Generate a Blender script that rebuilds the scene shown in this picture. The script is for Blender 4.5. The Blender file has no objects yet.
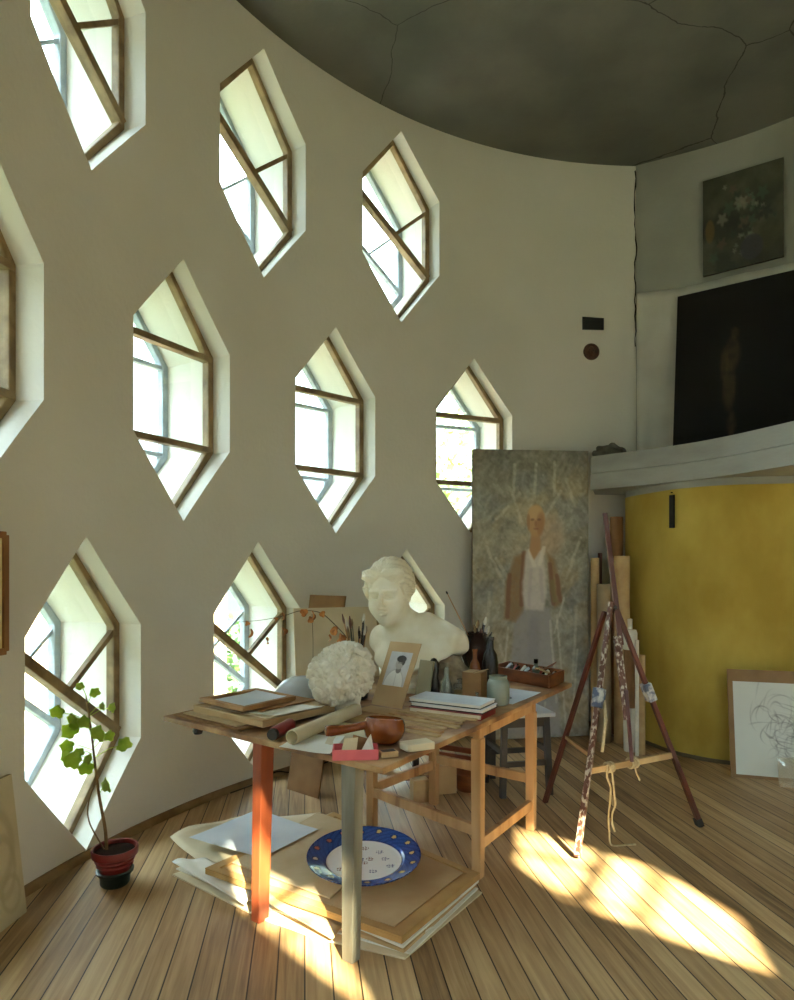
import bpy, math, random
import numpy as np
from mathutils import Vector, Matrix
rnd = random.Random(7)
C = bpy.context.scene.collection
PI = math.pi
# ------------------------------------------------------------------ the place, measured
F, CX, HY, HC = 658.5, 397.0, 568.7, 1.54          # lens (px), principal point, horizon row, eye height
RC, CEN, CEIL = 4.3, (2.442, 2.189), 5.507           # round room: radius, centre, ceiling height
TAB = 0.80                                           # table height

def at(x, y, z):
    Y = F * (HC - z) / (y - HY)
    return Vector(((x - CX) / F * Y, Y, z))
def atY(x, y, Y):
    return Vector(((x - CX) / F * Y, Y, HC - (y - HY) * Y / F))
def wall(phi, z, r=RC):
    return Vector((CEN[0] + r * math.sin(phi), CEN[1] + r * math.cos(phi), z))
def lin(c):
    return tuple((v / 255 / 12.92) if v / 255 <= .04045 else ((v / 255 + .055) / 1.055) ** 2.4 for v in c)

# ------------------------------------------------------------------ materials
MATS = {}
def mat(name, col, rough=.7, col2=None, scale=6, detail=6, amt=1.0, stretch=(1, 1, 1), bump=0, metal=0, bscale=None, lo=.35, hi=.65, vec='Object', spec=.5, ramp3=None):
    if name in MATS: return MATS[name]
    m = bpy.data.materials.new(name); m.use_nodes = True
    nt = m.node_tree; n = nt.nodes; L = nt.links; b = n['Principled BSDF']
    b.inputs['Roughness'].default_value = rough; b.inputs['Metallic'].default_value = metal
    b.inputs['Specular IOR Level'].default_value = spec
    b.inputs['Base Color'].default_value = (*lin(col), 1)
    tc = n.new('ShaderNodeTexCoord'); mp = n.new('ShaderNodeMapping'); mp.inputs['Scale'].default_value = stretch
    L.new(tc.outputs[vec], mp.inputs[0])
    nz = n.new('ShaderNodeTexNoise'); nz.inputs['Scale'].default_value = scale; nz.inputs['Detail'].default_value = detail
    L.new(mp.outputs[0], nz.inputs['Vector'])
    if col2:
        r = n.new('ShaderNodeValToRGB'); r.color_ramp.elements[0].position = lo; r.color_ramp.elements[1].position = hi
        r.color_ramp.elements[0].color = (*lin(col), 1); r.color_ramp.elements[1].color = (*lin(col2), 1)
        if ramp3:
            e = r.color_ramp.elements.new(ramp3[0]); e.color = (*lin(ramp3[1]), 1)
        L.new(nz.outputs['Fac'], r.inputs[0]); L.new(r.outputs[0], b.inputs['Base Color'])
    if bump:
        bp = n.new('ShaderNodeBump'); bp.inputs['Strength'].default_value = bump; bp.inputs['Distance'].default_value = .01
        src = nz
        if bscale:
            src = n.new('ShaderNodeTexNoise'); src.inputs['Scale'].default_value = bscale; src.inputs['Detail'].default_value = 5
            L.new(mp.outputs[0], src.inputs['Vector'])
        L.new(src.outputs['Fac'], bp.inputs['Height']); L.new(bp.outputs[0], b.inputs['Normal'])
    MATS[name] = m
    return m
def vcmat(name, rough=.7, bump=.15, bscale=60):
    if name in MATS: return MATS[name]
    m = mat(name, (128, 128, 128), rough, bump=bump, scale=bscale)
    nt = m.node_tree; a = nt.nodes.new('ShaderNodeAttribute'); a.attribute_name = 'Col'
    nt.links.new(a.outputs['Color'], nt.nodes['Principled BSDF'].inputs['Base Color'])
    return m
def glassmat(name, tint=(1, 1, 1), gloss=.08, rough=.02):
    m = bpy.data.materials.new(name); m.use_nodes = True; nt = m.node_tree; n = nt.nodes; L = nt.links
    n.remove(n['Principled BSDF']); o = n['Material Output']
    t = n.new('ShaderNodeBsdfTransparent'); t.inputs[0].default_value = (*tint, 1)
    g = n.new('ShaderNodeBsdfGlossy'); g.inputs['Roughness'].default_value = rough
    mx = n.new('ShaderNodeMixShader'); mx.inputs[0].default_value = gloss
    L.new(t.outputs[0], mx.inputs[1]); L.new(g.outputs[0], mx.inputs[2]); L.new(mx.outputs[0], o.inputs[0])
    MATS[name] = m
    return m

plaster = mat('plaster_wall', (214, 211, 200), .95, (221, 218, 208), scale=1.2, bump=.25, bscale=30)
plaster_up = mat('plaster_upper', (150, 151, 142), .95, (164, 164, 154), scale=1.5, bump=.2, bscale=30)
yellow = mat('yellow_distemper', (172, 146, 58), .9, (200, 176, 84), scale=2.2, stretch=(1, 1, .6), bump=.25, bscale=25)
white_old = mat('old_white_paint', (166, 168, 164), .8, (138, 138, 132), scale=2, stretch=(1, 1, 3), lo=.45, hi=.8, bump=.15, bscale=20)
frame_wood = mat('window_frame_ochre', (150, 128, 88), .6, (112, 90, 58), scale=9, bump=.2, bscale=40)
frame_grey = mat('window_frame_greyblue', (168, 178, 186), .6, (140, 150, 158), scale=9)
glass = glassmat('window_glass', (.96, .98, .97), .06)
wood = mat('worn_pine', (188, 142, 88), .6, (128, 84, 44), scale=5, stretch=(1, 1, .25), bump=.2, bscale=40)
wood_leg = mat('pine_leg_flaked', (200, 160, 112), .65, (140, 98, 58), scale=9, stretch=(1, 1, .12), bump=.2, bscale=40, ramp3=(.58, (176, 134, 86)))
wood_red = mat('red_brown_leg', (168, 84, 44), .5, (120, 52, 26), scale=6, stretch=(1, 1, .2), bump=.1)
wood_greypaint = mat('grey_painted_leg', (168, 164, 144), .6, (108, 102, 86), scale=7, stretch=(1, 1, .15), bump=.15)
dark_wood = mat('dark_stool_wood', (44, 42, 42), .5, (68, 58, 50), scale=6)
easel_wood = mat('red_brown_easel_wood', (98, 46, 30), .45, (64, 30, 22), scale=8, stretch=(1, 1, .2), bump=.15)
easel_spat = mat('paint_spattered_wood', (92, 56, 40), .5, (196, 186, 168), scale=55, detail=4, lo=.5, hi=.62, stretch=(1, 1, .6), bump=.2)
table_mat = mat('stained_tabletop', (112, 78, 48), .5, (192, 156, 108), scale=5, detail=8, lo=.38, hi=.66, stretch=(1, 1, 1), bump=.2, bscale=30, ramp3=(.5, (150, 106, 64)))
card_tan = mat('tan_cardboard', (196, 168, 126), .85, (180, 148, 104), scale=4)
card_brown = mat('brown_cardboard', (150, 112, 68), .8, (128, 92, 54), scale=5)
paper_w = mat('white_paper', (232, 230, 222), .9, (218, 214, 202), scale=3)
paper_c = mat('cream_paper', (222, 208, 178), .9, (206, 190, 158), scale=4)
paper_b = mat('bluish_paper', (214, 220, 226), .9, (196, 204, 214), scale=3)
paper_t = mat('tan_paper', (206, 186, 150), .85, (186, 162, 122), scale=3)
plaster_cast = mat('white_plaster_cast', (240, 234, 214), .8, (224, 214, 186), scale=7, bump=.1, bscale=60)
plaster_curl = mat('ivory_plaster_cast', (236, 230, 216), .85, (214, 204, 182), scale=12, bump=.1, bscale=60)
black = mat('black_lacquer', (22, 22, 24), .25)
iron = mat('dark_iron', (46, 42, 38), .5, (30, 28, 26), scale=12)
red_paint = mat('red_lacquer', (158, 30, 24), .35, (120, 24, 20), scale=8)
pink = mat('pink_card', (222, 112, 116), .75, (208, 98, 104), scale=8)
red_pot = mat('red_glazed_clay', (126, 34, 30), .35, (92, 24, 24), scale=8)
green_pot = mat('dark_green_glaze', (38, 62, 56), .4, (26, 44, 42), scale=9)
soil = mat('dark_soil', (40, 30, 24), .95, (24, 18, 16), scale=40, bump=.3, spec=0)
leaf_g = mat('fresh_green_leaf', (196, 212, 86), .5, (156, 186, 64), scale=14)
def translucent(m, k):
    nt = m.node_tree; n = nt.nodes; b = n['Principled BSDF']; t = n.new('ShaderNodeBsdfTranslucent'); mx = n.new('ShaderNodeMixShader'); mx.inputs[0].default_value = k
    nt.links.new(b.inputs['Base Color'].links[0].from_socket, t.inputs[0]); nt.links.new(b.outputs[0], mx.inputs[1]); nt.links.new(t.outputs[0], mx.inputs[2]); nt.links.new(mx.outputs[0], n['Material Output'].inputs[0])
translucent(leaf_g, .5)
stem_m = mat('woody_stem', (140, 112, 70), .7, (112, 88, 52), scale=30)
dry_leaf = mat('dry_orange_leaf', (200, 132, 62), .7, (134, 76, 36), scale=20)
twig = mat('grey_twig', (92, 78, 62), .8)
enamel = mat('grey_blue_enamel', (188, 198, 208), .25)
ladle_wood = mat('polished_ladle_wood', (146, 76, 30), .25, (104, 50, 20), scale=6, stretch=(1, 3, 1))
jug_mat = mat('dark_brown_glaze', (58, 34, 24), .15, (36, 22, 18), scale=6)
amber = mat('amber_bottle', (140, 78, 34), .2, (90, 48, 24), scale=5)
clay = mat('grey_brown_clay', (158, 142, 118), .9, (112, 98, 78), scale=14, bump=.8, bscale=24)
def cloudglass(name, tint, col, k):
    m = glassmat(name, tint, .12, .15); nt = m.node_tree; n = nt.nodes; o = n['Material Output']; old = o.inputs[0].links[0].from_socket
    d = n.new('ShaderNodeBsdfDiffuse'); d.inputs[0].default_value = (*lin(col), 1); mx = n.new('ShaderNodeMixShader'); mx.inputs[0].default_value = k
    nt.links.new(old, mx.inputs[1]); nt.links.new(d.outputs[0], mx.inputs[2]); nt.links.new(mx.outputs[0], o.inputs[0]); return m
jarglass = cloudglass('frosted_jar_glass', (.8, .84, .78), (164, 172, 158), .42)
clearglass = cloudglass('clear_bottle_glass', (.9, .92, .88), (190, 192, 176), .26)
tray_wood = mat('paintbox_wood', (140, 80, 38), .5, (104, 56, 28), scale=7, stretch=(1, 1, 3))
rope = mat('pale_cord', (206, 190, 152), .9, (178, 160, 122), scale=40)
white_cap = mat('white_wrap', (228, 224, 212), .85, (206, 202, 190), scale=6)
cloth_m = mat('white_cotton_sheet', (206, 205, 196), .95, (192, 190, 180), scale=3)
roll_m = mat('tan_roll', (200, 172, 126), .8, (176, 144, 100), scale=7)
roll_g = mat('grey_tan_roll', (160, 142, 112), .8, (136, 118, 92), scale=5)
roll_br = mat('brown_roll', (146, 106, 66), .75, (118, 84, 52), scale=5)
steel = mat('blue_grey_steel', (70, 84, 108), .5, (186, 188, 184), scale=22, lo=.45, hi=.6)
medal_m = mat('brown_medallion', (98, 62, 44), .6, (58, 38, 30), scale=30, bump=.6)
brass = mat('bristle_hair', (150, 124, 84), .8, (96, 74, 48), scale=30)
bluegrey = mat('stone_far', (206, 200, 190), .9)

def floor_mat():
    m = bpy.data.materials.new('pine_floorboards'); m.use_nodes = True; nt = m.node_tree; n = nt.nodes; L = nt.links; b = n['Principled BSDF']
    b.inputs['Roughness'].default_value = .5; b.inputs['Specular IOR Level'].default_value = .4
    tc = n.new('ShaderNodeTexCoord'); mp = n.new('ShaderNodeMapping'); mp.vector_type = 'POINT'
    mp.inputs['Rotation'].default_value = (0, 0, -math.atan(.14))        # boards run along local y
    L.new(tc.outputs['Object'], mp.inputs[0]); sx = n.new('ShaderNodeSeparateXYZ'); L.new(mp.outputs[0], sx.inputs[0])
    def M(op, a, c=None):
        k = n.new('ShaderNodeMath'); k.operation = op
        for i, v in enumerate((a, c)):
            if v is None: continue
            if isinstance(v, (int, float)): k.inputs[i].default_value = v
            else: L.new(v, k.inputs[i])
        return k.outputs[0]
    u = M('DIVIDE', sx.outputs['X'], .104)
    cell = M('FLOOR', u); fr = M('FRACT', u)
    edge = M('MINIMUM', fr, M('SUBTRACT', 1.0, fr))
    gap = M('LESS_THAN', edge, .027)
    wn = n.new('ShaderNodeTexWhiteNoise'); wn.noise_dimensions = '1D'; L.new(cell, wn.inputs['W'])
    cv = n.new('ShaderNodeCombineXYZ'); L.new(M('MULTIPLY', u, 1.0), cv.inputs[0]); L.new(M('MULTIPLY', sx.outputs['Y'], .45), cv.inputs[1]); L.new(M('MULTIPLY', wn.outputs['Value'], 40.0), cv.inputs[2])
    nz = n.new('ShaderNodeTexNoise'); nz.inputs['Scale'].default_value = 5; nz.inputs['Detail'].default_value = 7; nz.inputs['Distortion'].default_value = .6
    L.new(cv.outputs[0], nz.inputs['Vector'])
    n2 = n.new('ShaderNodeTexNoise'); n2.inputs['Scale'].default_value = 1.3; n2.inputs['Detail'].default_value = 4; L.new(mp.outputs[0], n2.inputs['Vector'])
    s = M('ADD', M('MULTIPLY', nz.outputs['Fac'], .55), M('ADD', M('MULTIPLY', wn.outputs['Value'], .30), M('MULTIPLY', n2.outputs['Fac'], .3)))
    r = n.new('ShaderNodeValToRGB'); e = r.color_ramp.elements
    e[0].position = .32; e[0].color = (*lin((118, 90, 60)), 1); e[1].position = .75; e[1].color = (*lin((198, 168, 124)), 1)
    k = e.new(.52); k.color = (*lin((164, 132, 92)), 1)
    L.new(s, r.inputs[0])
    mx = n.new('ShaderNodeMix'); mx.data_type = 'RGBA'; L.new(gap, mx.inputs['Factor']); L.new(r.outputs[0], mx.inputs['A']); mx.inputs['B'].default_value = (*lin((52, 38, 24)), 1)
    L.new(mx.outputs['Result'], b.inputs['Base Color'])
    bp = n.new('ShaderNodeBump'); bp.inputs['Strength'].default_value = .35; bp.inputs['Distance'].default_value = .006
    L.new(M('SUBTRACT', M('MULTIPLY', nz.outputs['Fac'], .4), gap), bp.inputs['Height']); L.new(bp.outputs[0], b.inputs['Normal'])
    return m
def ceiling_mat():
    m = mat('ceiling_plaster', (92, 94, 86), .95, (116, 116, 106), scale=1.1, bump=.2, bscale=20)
    nt = m.node_tree; n = nt.nodes; L = nt.links; b = n['Principled BSDF']
    tc = [x for x in n if x.type == 'TEX_COORD'][0]
    w = n.new('ShaderNodeTexNoise'); w.inputs['Scale'].default_value = 1.6; w.inputs['Detail'].default_value = 5; L.new(tc.outputs['Object'], w.inputs['Vector'])
    ad = n.new('ShaderNodeMix'); ad.data_type = 'VECTOR'; ad.inputs['Factor'].default_value = .22
    L.new(tc.outputs['Object'], ad.inputs['A']); L.new(w.outputs['Color'], ad.inputs['B'])
    vo = n.new('ShaderNodeTexVoronoi'); vo.feature = 'DISTANCE_TO_EDGE'; vo.inputs['Scale'].default_value = .55; L.new(ad.outputs['Result'], vo.inputs['Vector'])
    lt = n.new('ShaderNodeMath'); lt.operation = 'LESS_THAN'; lt.inputs[1].default_value = .0016; L.new(vo.outputs['Distance'], lt.inputs[0])
    old = b.inputs['Base Color'].links[0].from_socket
    mx = n.new('ShaderNodeMix'); mx.data_type = 'RGBA'; L.new(lt.outputs[0], mx.inputs['Factor']); L.new(old, mx.inputs['A']); mx.inputs['B'].default_value = (*lin((64, 64, 58)), 1)
    L.new(mx.outputs['Result'], b.inputs['Base Color'])
    return m
def brick_mat():
    m = mat('pale_brick', (190, 170, 150), .9); nt = m.node_tree; n = nt.nodes; L = nt.links
    br = n.new('ShaderNodeTexBrick'); br.inputs['Color1'].default_value = (*lin((190, 160, 134)), 1); br.inputs['Color2'].default_value = (*lin((206, 182, 156)), 1)
    br.inputs['Mortar'].default_value = (*lin((216, 208, 196)), 1); br.inputs['Scale'].default_value = 1.6
    tc = [x for x in n if x.type == 'TEX_COORD'][0]; mp = n.new('ShaderNodeMapping'); mp.inputs['Rotation'].default_value = (PI / 2, 0, 0)
    L.new(tc.outputs['Object'], mp.inputs[0]); L.new(mp.outputs[0], br.inputs['Vector']); L.new(br.outputs['Color'], n['Principled BSDF'].inputs['Base Color'])
    return m

# ------------------------------------------------------------------ mesh helpers (world coordinates)
class MB:
    def __init__(s): s.v = []; s.f = []; s.c = None
    def add(s, vs, fs):
        o = len(s.v); s.v += [tuple(v) for v in vs]; s.f += [tuple(i + o for i in f) for f in fs]; return s
    def hexa(s, p):      # 8 points: bottom ring 4, top ring 4
        return s.add(p, [(3, 2, 1, 0), (4, 5, 6, 7), (0, 1, 5, 4), (1, 2, 6, 5), (2, 3, 7, 6), (3, 0, 4, 7)])
    def box(s, c, size, rz=0, rx=0, ry=0):
        M = Matrix.Translation(c) @ Matrix.Rotation(rz, 4, 'Z') @ Matrix.Rotation(ry, 4, 'Y') @ Matrix.Rotation(rx, 4, 'X')
        a, b, d = (q / 2 for q in size)
        return s.hexa([M @ Vector(q) for q in ((-a, -b, -d), (a, -b, -d), (a, b, -d), (-a, b, -d), (-a, -b, d), (a, -b, d), (a, b, d), (-a, b, d))])
    def bar(s, p0, p1, w, h, side=None, w1=None, h1=None):   # beam p0->p1, w along `side`
        p0, p1 = Vector(p0), Vector(p1); d = (p1 - p0).normalized()
        side = Vector(side) if side else (d.cross(Vector((0, 0, 1))) if abs(d.z) < .95 else Vector((1, 0, 0)))
        a = (side - d * side.dot(d)).normalized(); b = d.cross(a)
        w1 = w1 or w; h1 = h1 or h
        r = lambda p, w, h: [p - a * w / 2 - b * h / 2, p + a * w / 2 - b * h / 2, p + a * w / 2 + b * h / 2, p - a * w / 2 + b * h / 2]
        return s.hexa(r(p0, w, h) + r(p1, w1, h1))
    def tube(s, pts, rad, n=8, caps=True):
        pts = [Vector(p) for p in pts]; m = len(pts); rad = rad if isinstance(rad, (list, tuple)) else [rad] * m
        vs = []; fs = []; up = None
        for i, p in enumerate(pts):
            d = (pts[min(i + 1, m - 1)] - pts[max(i - 1, 0)]).normalized()
            if up is None: up = d.orthogonal().normalized()
            up = (up - d * up.dot(d)).normalized(); q = d.cross(up)
            for k in range(n):
                t = 2 * PI * k / n; vs.append(p + (up * math.cos(t) + q * math.sin(t)) * rad[i])
        for i in range(m - 1):
            for k in range(n):
                fs.append((i * n + k, i * n + (k + 1) % n, (i + 1) * n + (k + 1) % n, (i + 1) * n + k))
        if caps: fs += [tuple(range(n))[::-1], tuple(range((m - 1) * n, m * n))]
        return s.add(vs, fs)
    def lathe(s, prof, c=(0, 0, 0), n=32, M=None, closed=False):     # prof: (r, z)
        c = Vector(c); vs = []; fs = []; m = len(prof)
        for r, z in prof:
            for k in range(n):
                t = 2 * PI * k / n; p = Vector((r * math.cos(t), r * math.sin(t), z))
                vs.append(c + (M @ p if M else p))
        for i in range(m if closed else m - 1):
            j = (i + 1) % m
            for k in range(n):
                fs.append((i * n + k, i * n + (k + 1) % n, j * n + (k + 1) % n, j * n + k))
        if not closed: fs += [tuple(range(n))[::-1], tuple(range((m - 1) * n, m * n))]
        return s.add(vs, fs)
    def prism(s, poly, z0, z1):
        n = len(poly); vs = [(p[0], p[1], z0) for p in poly] + [(p[0], p[1], z1) for p in poly]
        return s.add(vs, [tuple(range(n))[::-1], tuple(range(n, 2 * n))] + [(i, (i + 1) % n, (i + 1) % n + n, i + n) for i in range(n)])
    def slab(s, quad, t, n=None):    # planar polygon (world), thickness t away from its front normal
        q = [Vector(p) for p in quad]; nn = n or (q[1] - q[0]).cross(q[-1] - q[0]).normalized(); k = len(q)
        return s.add(q + [p - nn * t for p in q], [tuple(range(k)), tuple(range(k, 2 * k))[::-1]] + [((i + 1) % k, i, i + k, (i + 1) % k + k) for i in range(k)])
    def build(s, name, m, parent=None, smooth=False, bevel=0, seg=2):
        off = Vector(parent['w']) if parent is not None and 'w' in parent else (parent.location if parent is not None else Vector())
        if parent is not None:
            off = Vector((0, 0, 0)); q = parent
            while q is not None: off = off + q.location; q = q.parent
        me = bpy.data.meshes.new(name); me.from_pydata([tuple(Vector(v) - off) for v in s.v], [], s.f)
        me.validate(); me.update()
        if s.c is not None:
            a = me.color_attributes.new('Col', 'FLOAT_COLOR', 'POINT')
            a.data.foreach_set('color', np.asarray(s.c, np.float32).ravel())
        o = bpy.data.objects.new(name, me); C.objects.link(o); me.materials.append(m)
        if parent is not None: o.parent = parent
        if smooth:
            me.polygons.foreach_set('use_smooth', [True] * len(me.polygons))
            if smooth != 'all':
                try: me.set_sharp_from_angle(angle=math.radians(40))
                except Exception: pass
        if bevel:
            b = o.modifiers.new('Bevel', 'BEVEL'); b.width = bevel; b.segments = seg; b.limit_method = 'ANGLE'
        return o
def origin(o, p=None):
    """move a top-level mesh's origin to the base centre of its geometry"""
    me = o.data; n = len(me.vertices); a = np.empty(n * 3, np.float32); me.vertices.foreach_get('co', a); a = a.reshape(-1, 3)
    c = np.array([(a[:, 0].min() + a[:, 0].max()) / 2, (a[:, 1].min() + a[:, 1].max()) / 2, a[:, 2].min()]) if p is None else np.array(p)
    a -= c.astype(np.float32); me.vertices.foreach_set('co', a.ravel()); me.update(); o.location = Vector(c)
    return o
def tag(o, label, cat, group=None, kind=None):
    o['label'] = label; o['category'] = cat
    if group: o['group'] = group
    if kind: o['kind'] = kind
    return o
def thing(name, label, cat, loc, group=None):
    o = bpy.data.objects.new(name, None); o.empty_display_size = .1; C.objects.link(o); o.location = Vector(loc)
    return tag(o, label, cat, group)
def solo(mb, name, m, label, cat, group=None, **k):
    o = mb.build(name, m, None, **k); origin(o); return tag(o, label, cat, group)
def struct(o, label=None):
    o['kind'] = 'structure'
    if label: o['label'] = label; o['category'] = 'room'
    return o

# ------------------------------------------------------------------ painting helpers (colour of flat pictures)
def vnoise(x, y, seed=0):
    xi = np.floor(x).astype(int); yi = np.floor(y).astype(int); fx = x - xi; fy = y - yi
    fx = fx * fx * (3 - 2 * fx); fy = fy * fy * (3 - 2 * fy)
    h = lambda a, b: (np.sin(a * 127.1 + b * 311.7 + seed * 74.7) * 43758.5453) % 1.0
    return (h(xi, yi) * (1 - fx) + h(xi + 1, yi) * fx) * (1 - fy) + (h(xi, yi + 1) * (1 - fx) + h(xi + 1, yi + 1) * fx) * fy
def fbm(x, y, seed=0, o=4):
    t = 0; a = .5
    for i in range(o): t = t + a * vnoise(x * 2 ** i, y * 2 ** i, seed + i); a *= .5
    return t
def ss(a, b, x):
    t = np.clip((x - a) / (b - a), 0, 1); return t * t * (3 - 2 * t)
def blend(col, c, m):
    return col * (1 - m[..., None]) + np.array(c, float) * m[..., None]
def tolin(a):
    a = np.clip(a, 0, 255) / 255.; return np.where(a <= .04045, a / 12.92, ((a + .055) / 1.055) ** 2.4)
def panel(TL, TR, BR, BL, t, paint, nx, ny, side=(190, 180, 160), bow=None):
    """solid flat picture: a painted grid in front, plain sides and back"""
    TL, TR, BR, BL = map(Vector, (TL, TR, BR, BL)); mb = MB()
    U, V = np.meshgrid(np.linspace(0, 1, nx), np.linspace(0, 1, ny)); nrm = (BL - TL).cross(TR - TL).normalized()
    P = (np.array(TL)[None, None] * ((1 - U) * (1 - V))[..., None] + np.array(TR)[None, None] * (U * (1 - V))[..., None]
         + np.array(BR)[None, None] * (U * V)[..., None] + np.array(BL)[None, None] * ((1 - U) * V)[..., None])
    if bow is not None: P = P + np.array(nrm)[None, None] * bow(U, V)[..., None]
    col = tolin(paint(U, V)); g = [tuple(p) for p in P.reshape(-1, 3)]
    fs = [(j * nx + i, (j + 1) * nx + i, (j + 1) * nx + i + 1, j * nx + i + 1) for j in range(ny - 1) for i in range(nx - 1)]
    mb.add(g, fs)
    ring = [i for i in range(nx)] + [j * nx + nx - 1 for j in range(1, ny)] + [(ny - 1) * nx + i for i in range(nx - 2, -1, -1)] + [j * nx for j in range(ny - 2, 0, -1)]
    n0 = len(mb.v); k = len(ring); fr = [g[i] for i in ring]; bk = [tuple(Vector(p) - nrm * t) for p in fr]
    mb.add(fr + bk, [(i, (i + 1) % k, (i + 1) % k + k, i + k) for i in range(k)] + [tuple(range(k, 2 * k))])
    cc = np.ones((len(mb.v), 4)); cc[:n0, :3] = col.reshape(-1, 3); cc[n0:, :3] = tolin(np.array(side, float)); mb.c = cc
    return mb

# ------------------------------------------------------------------ implicit surfaces for the plaster casts
def s_ell(P, c, r):
    q = P - np.array(c, np.float32); r = np.array(r, np.float32); k0 = np.sqrt(((q / r) ** 2).sum(-1)); k1 = np.sqrt(((q / r ** 2) ** 2).sum(-1)) + 1e-6
    return k0 * (k0 - 1) / k1
def s_cap(P, a, b, ra, rb):
    a = np.array(a, np.float32); b = np.array(b, np.float32); ab = b - a; h = np.clip(((P - a) @ ab) / (ab @ ab), 0, 1)
    return np.sqrt(((P - a - h[..., None] * ab) ** 2).sum(-1)) - (ra + (rb - ra) * h)
def smin(a, b, k):
    h = np.clip(.5 + .5 * (b - a) / k, 0, 1); return b * (1 - h) + a * h - k * h * (1 - h)
def smax(a, b, k): return -smin(-a, -b, k)
def nets(f, lo, hi, h):
    ax = [np.arange(lo[i], hi[i], h, dtype=np.float32) for i in range(3)]
    S = np.empty([len(a) for a in ax], np.float32)
    for i in range(0, len(ax[0]), 24):
        G = np.stack(np.meshgrid(ax[0][i:i + 24], ax[1], ax[2], indexing='ij'), -1); S[i:i + 24] = f(G)
    sg = S < 0; n = S.shape; cnt = sum(sg[a:n[0] - 1 + a, b:n[1] - 1 + b, c:n[2] - 1 + c].astype(np.int8) for a in (0, 1) for b in (0, 1) for c in (0, 1))
    I = np.argwhere((cnt > 0) & (cnt < 8)); idm = -np.ones([q - 1 for q in n], np.int64); idm[tuple(I.T)] = np.arange(len(I))
    acc = np.zeros((len(I), 3)); num = np.zeros(len(I))
    cor = [(a, b, c) for a in (0, 1) for b in (0, 1) for c in (0, 1)]
    for p in cor:
        for q in cor:
            if sum(abs(p[i] - q[i]) for i in range(3)) == 1 and p < q:
                a = S[tuple((I + p).T)]; b = S[tuple((I + q).T)]; m = (a < 0) != (b < 0); t = np.where(m, a / np.where(m, a - b, 1), 0)
                acc += np.where(m[:, None], np.array(p) + t[:, None] * (np.array(q) - np.array(p)), 0); num += m
    V = (I + acc / num[:, None]) * h + np.array(lo); Fs = []
    for d in range(3):
        e, g = (d + 1) % 3, (d + 2) % 3; sl0 = [slice(None)] * 3; sl1 = [slice(None)] * 3; sl0[d] = slice(0, -1); sl1[d] = slice(1, None)
        D = np.argwhere(sg[tuple(sl0)] != sg[tuple(sl1)]); ok = (D[:, e] > 0) & (D[:, g] > 0) & (D[:, e] < n[e] - 1) & (D[:, g] < n[g] - 1); D = D[ok]
        ue = np.eye(3, dtype=int)[e]; ug = np.eye(3, dtype=int)[g]
        q = np.stack([idm[tuple((D - ue - ug).T)], idm[tuple((D - ug).T)], idm[tuple(D.T)], idm[tuple((D - ue).T)]], 1)
        fl = ~sg[tuple(D.T)]; q[fl] = q[fl][:, ::-1]; Fs.append(q)
    mb = MB(); mb.v = [tuple(v) for v in V]; mb.f = [tuple(int(i) for i in q) for q in np.concatenate(Fs)]
    return mb

def catmull(pts, n=10):
    P = [Vector(p) for p in pts]; P = [P[0] * 2 - P[1]] + P + [P[-1] * 2 - P[-2]]; o = []
    for i in range(1, len(P) - 2):
        for k in range(n):
            t = k / n; a, b, c, d = P[i - 1:i + 3]
            o.append(.5 * ((2 * b) + (c - a) * t + (2 * a - 5 * b + 4 * c - d) * t * t + (3 * b - a - 3 * c + d) * t ** 3))
    return o + [P[-2]]

# ================================================================== SETTING
HW, HH, VH = .405, .835, .335                           # window hexagon: half width, half height, half height of its upright sides
HEX = [(0, HH), (HW, VH), (HW, -VH), (0, -HH), (-HW, -VH), (-HW, VH)]
WINS = [('A', -1.2517, 2.9756), ('A', -.9169, 2.9605), ('A', -.5934, 2.9893), ('B', -1.4212, 1.1623), ('B', -1.0849, 1.14), ('B', -.7516, 1.1219), ('B', -.4123, 1.1226),
        ('C', -1.2604, -.6614), ('C', -.9293, -.6400), ('C', -.5805, -.6637),
        ('A', -2.960, 2.80), ('A', -3.325, 3.02), ('B', -1.757, 1.14), ('B', -2.092, 1.14), ('B', -2.43, 1.14), ('B', -2.765, 1.14), ('B', -3.10, 1.14), ('B', -3.435, 1.14), ('B', -3.77, 1.14), ('B', -4.105, 1.14),
        ('C', -1.593, -.66), ('C', -1.928, -.66), ('C', -2.263, -.66), ('C', -2.6, -.66), ('C', -2.935, -.66), ('C', -3.27, -.66), ('C', -3.605, -.66), ('C', -3.94, -.66), ('C', -4.275, -.66)]
WT = .68                                                 # wall thickness
m = MB(); a0, a1, N = .012, -4.45, 420
prof = []
for i in range(N + 1):
    ph = a0 + (a1 - a0) * i / N; prof.append((wall(ph, 0), wall(ph, 0, RC + WT)))
vs = []; fs = []
for a, b in prof:
    vs += [(a.x, a.y, -.1), (a.x, a.y, CEIL + .1), (b.x, b.y, CEIL + .1), (b.x, b.y, -.1)]
for i in range(N):
    for k in range(4): fs.append((i * 4 + k, (i + 1) * 4 + k, (i + 1) * 4 + (k + 1) % 4, i * 4 + (k + 1) % 4))
fs += [(0, 1, 2, 3), tuple(N * 4 + k for k in (3, 2, 1, 0))]
wl = m.add(vs, fs).build('wall_left', plaster)
cm = MB()
for row, ph, z in WINS:
    n = Vector((math.sin(ph), math.cos(ph), 0)); t = Vector((math.cos(ph), -math.sin(ph), 0)); o = wall(ph, HC + z)
    r = [[o + t * s + Vector((0, 0, q)) + n * d for s, q in HEX] for d in (-.2, WT + .2)]
    cm.add(r[0] + r[1], [tuple(range(6)), tuple(range(6, 12))[::-1]] + [((i + 1) % 6, i, i + 6, (i + 1) % 6 + 6) for i in range(6)])
cut = cm.build('cut', plaster)
import bmesh
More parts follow.
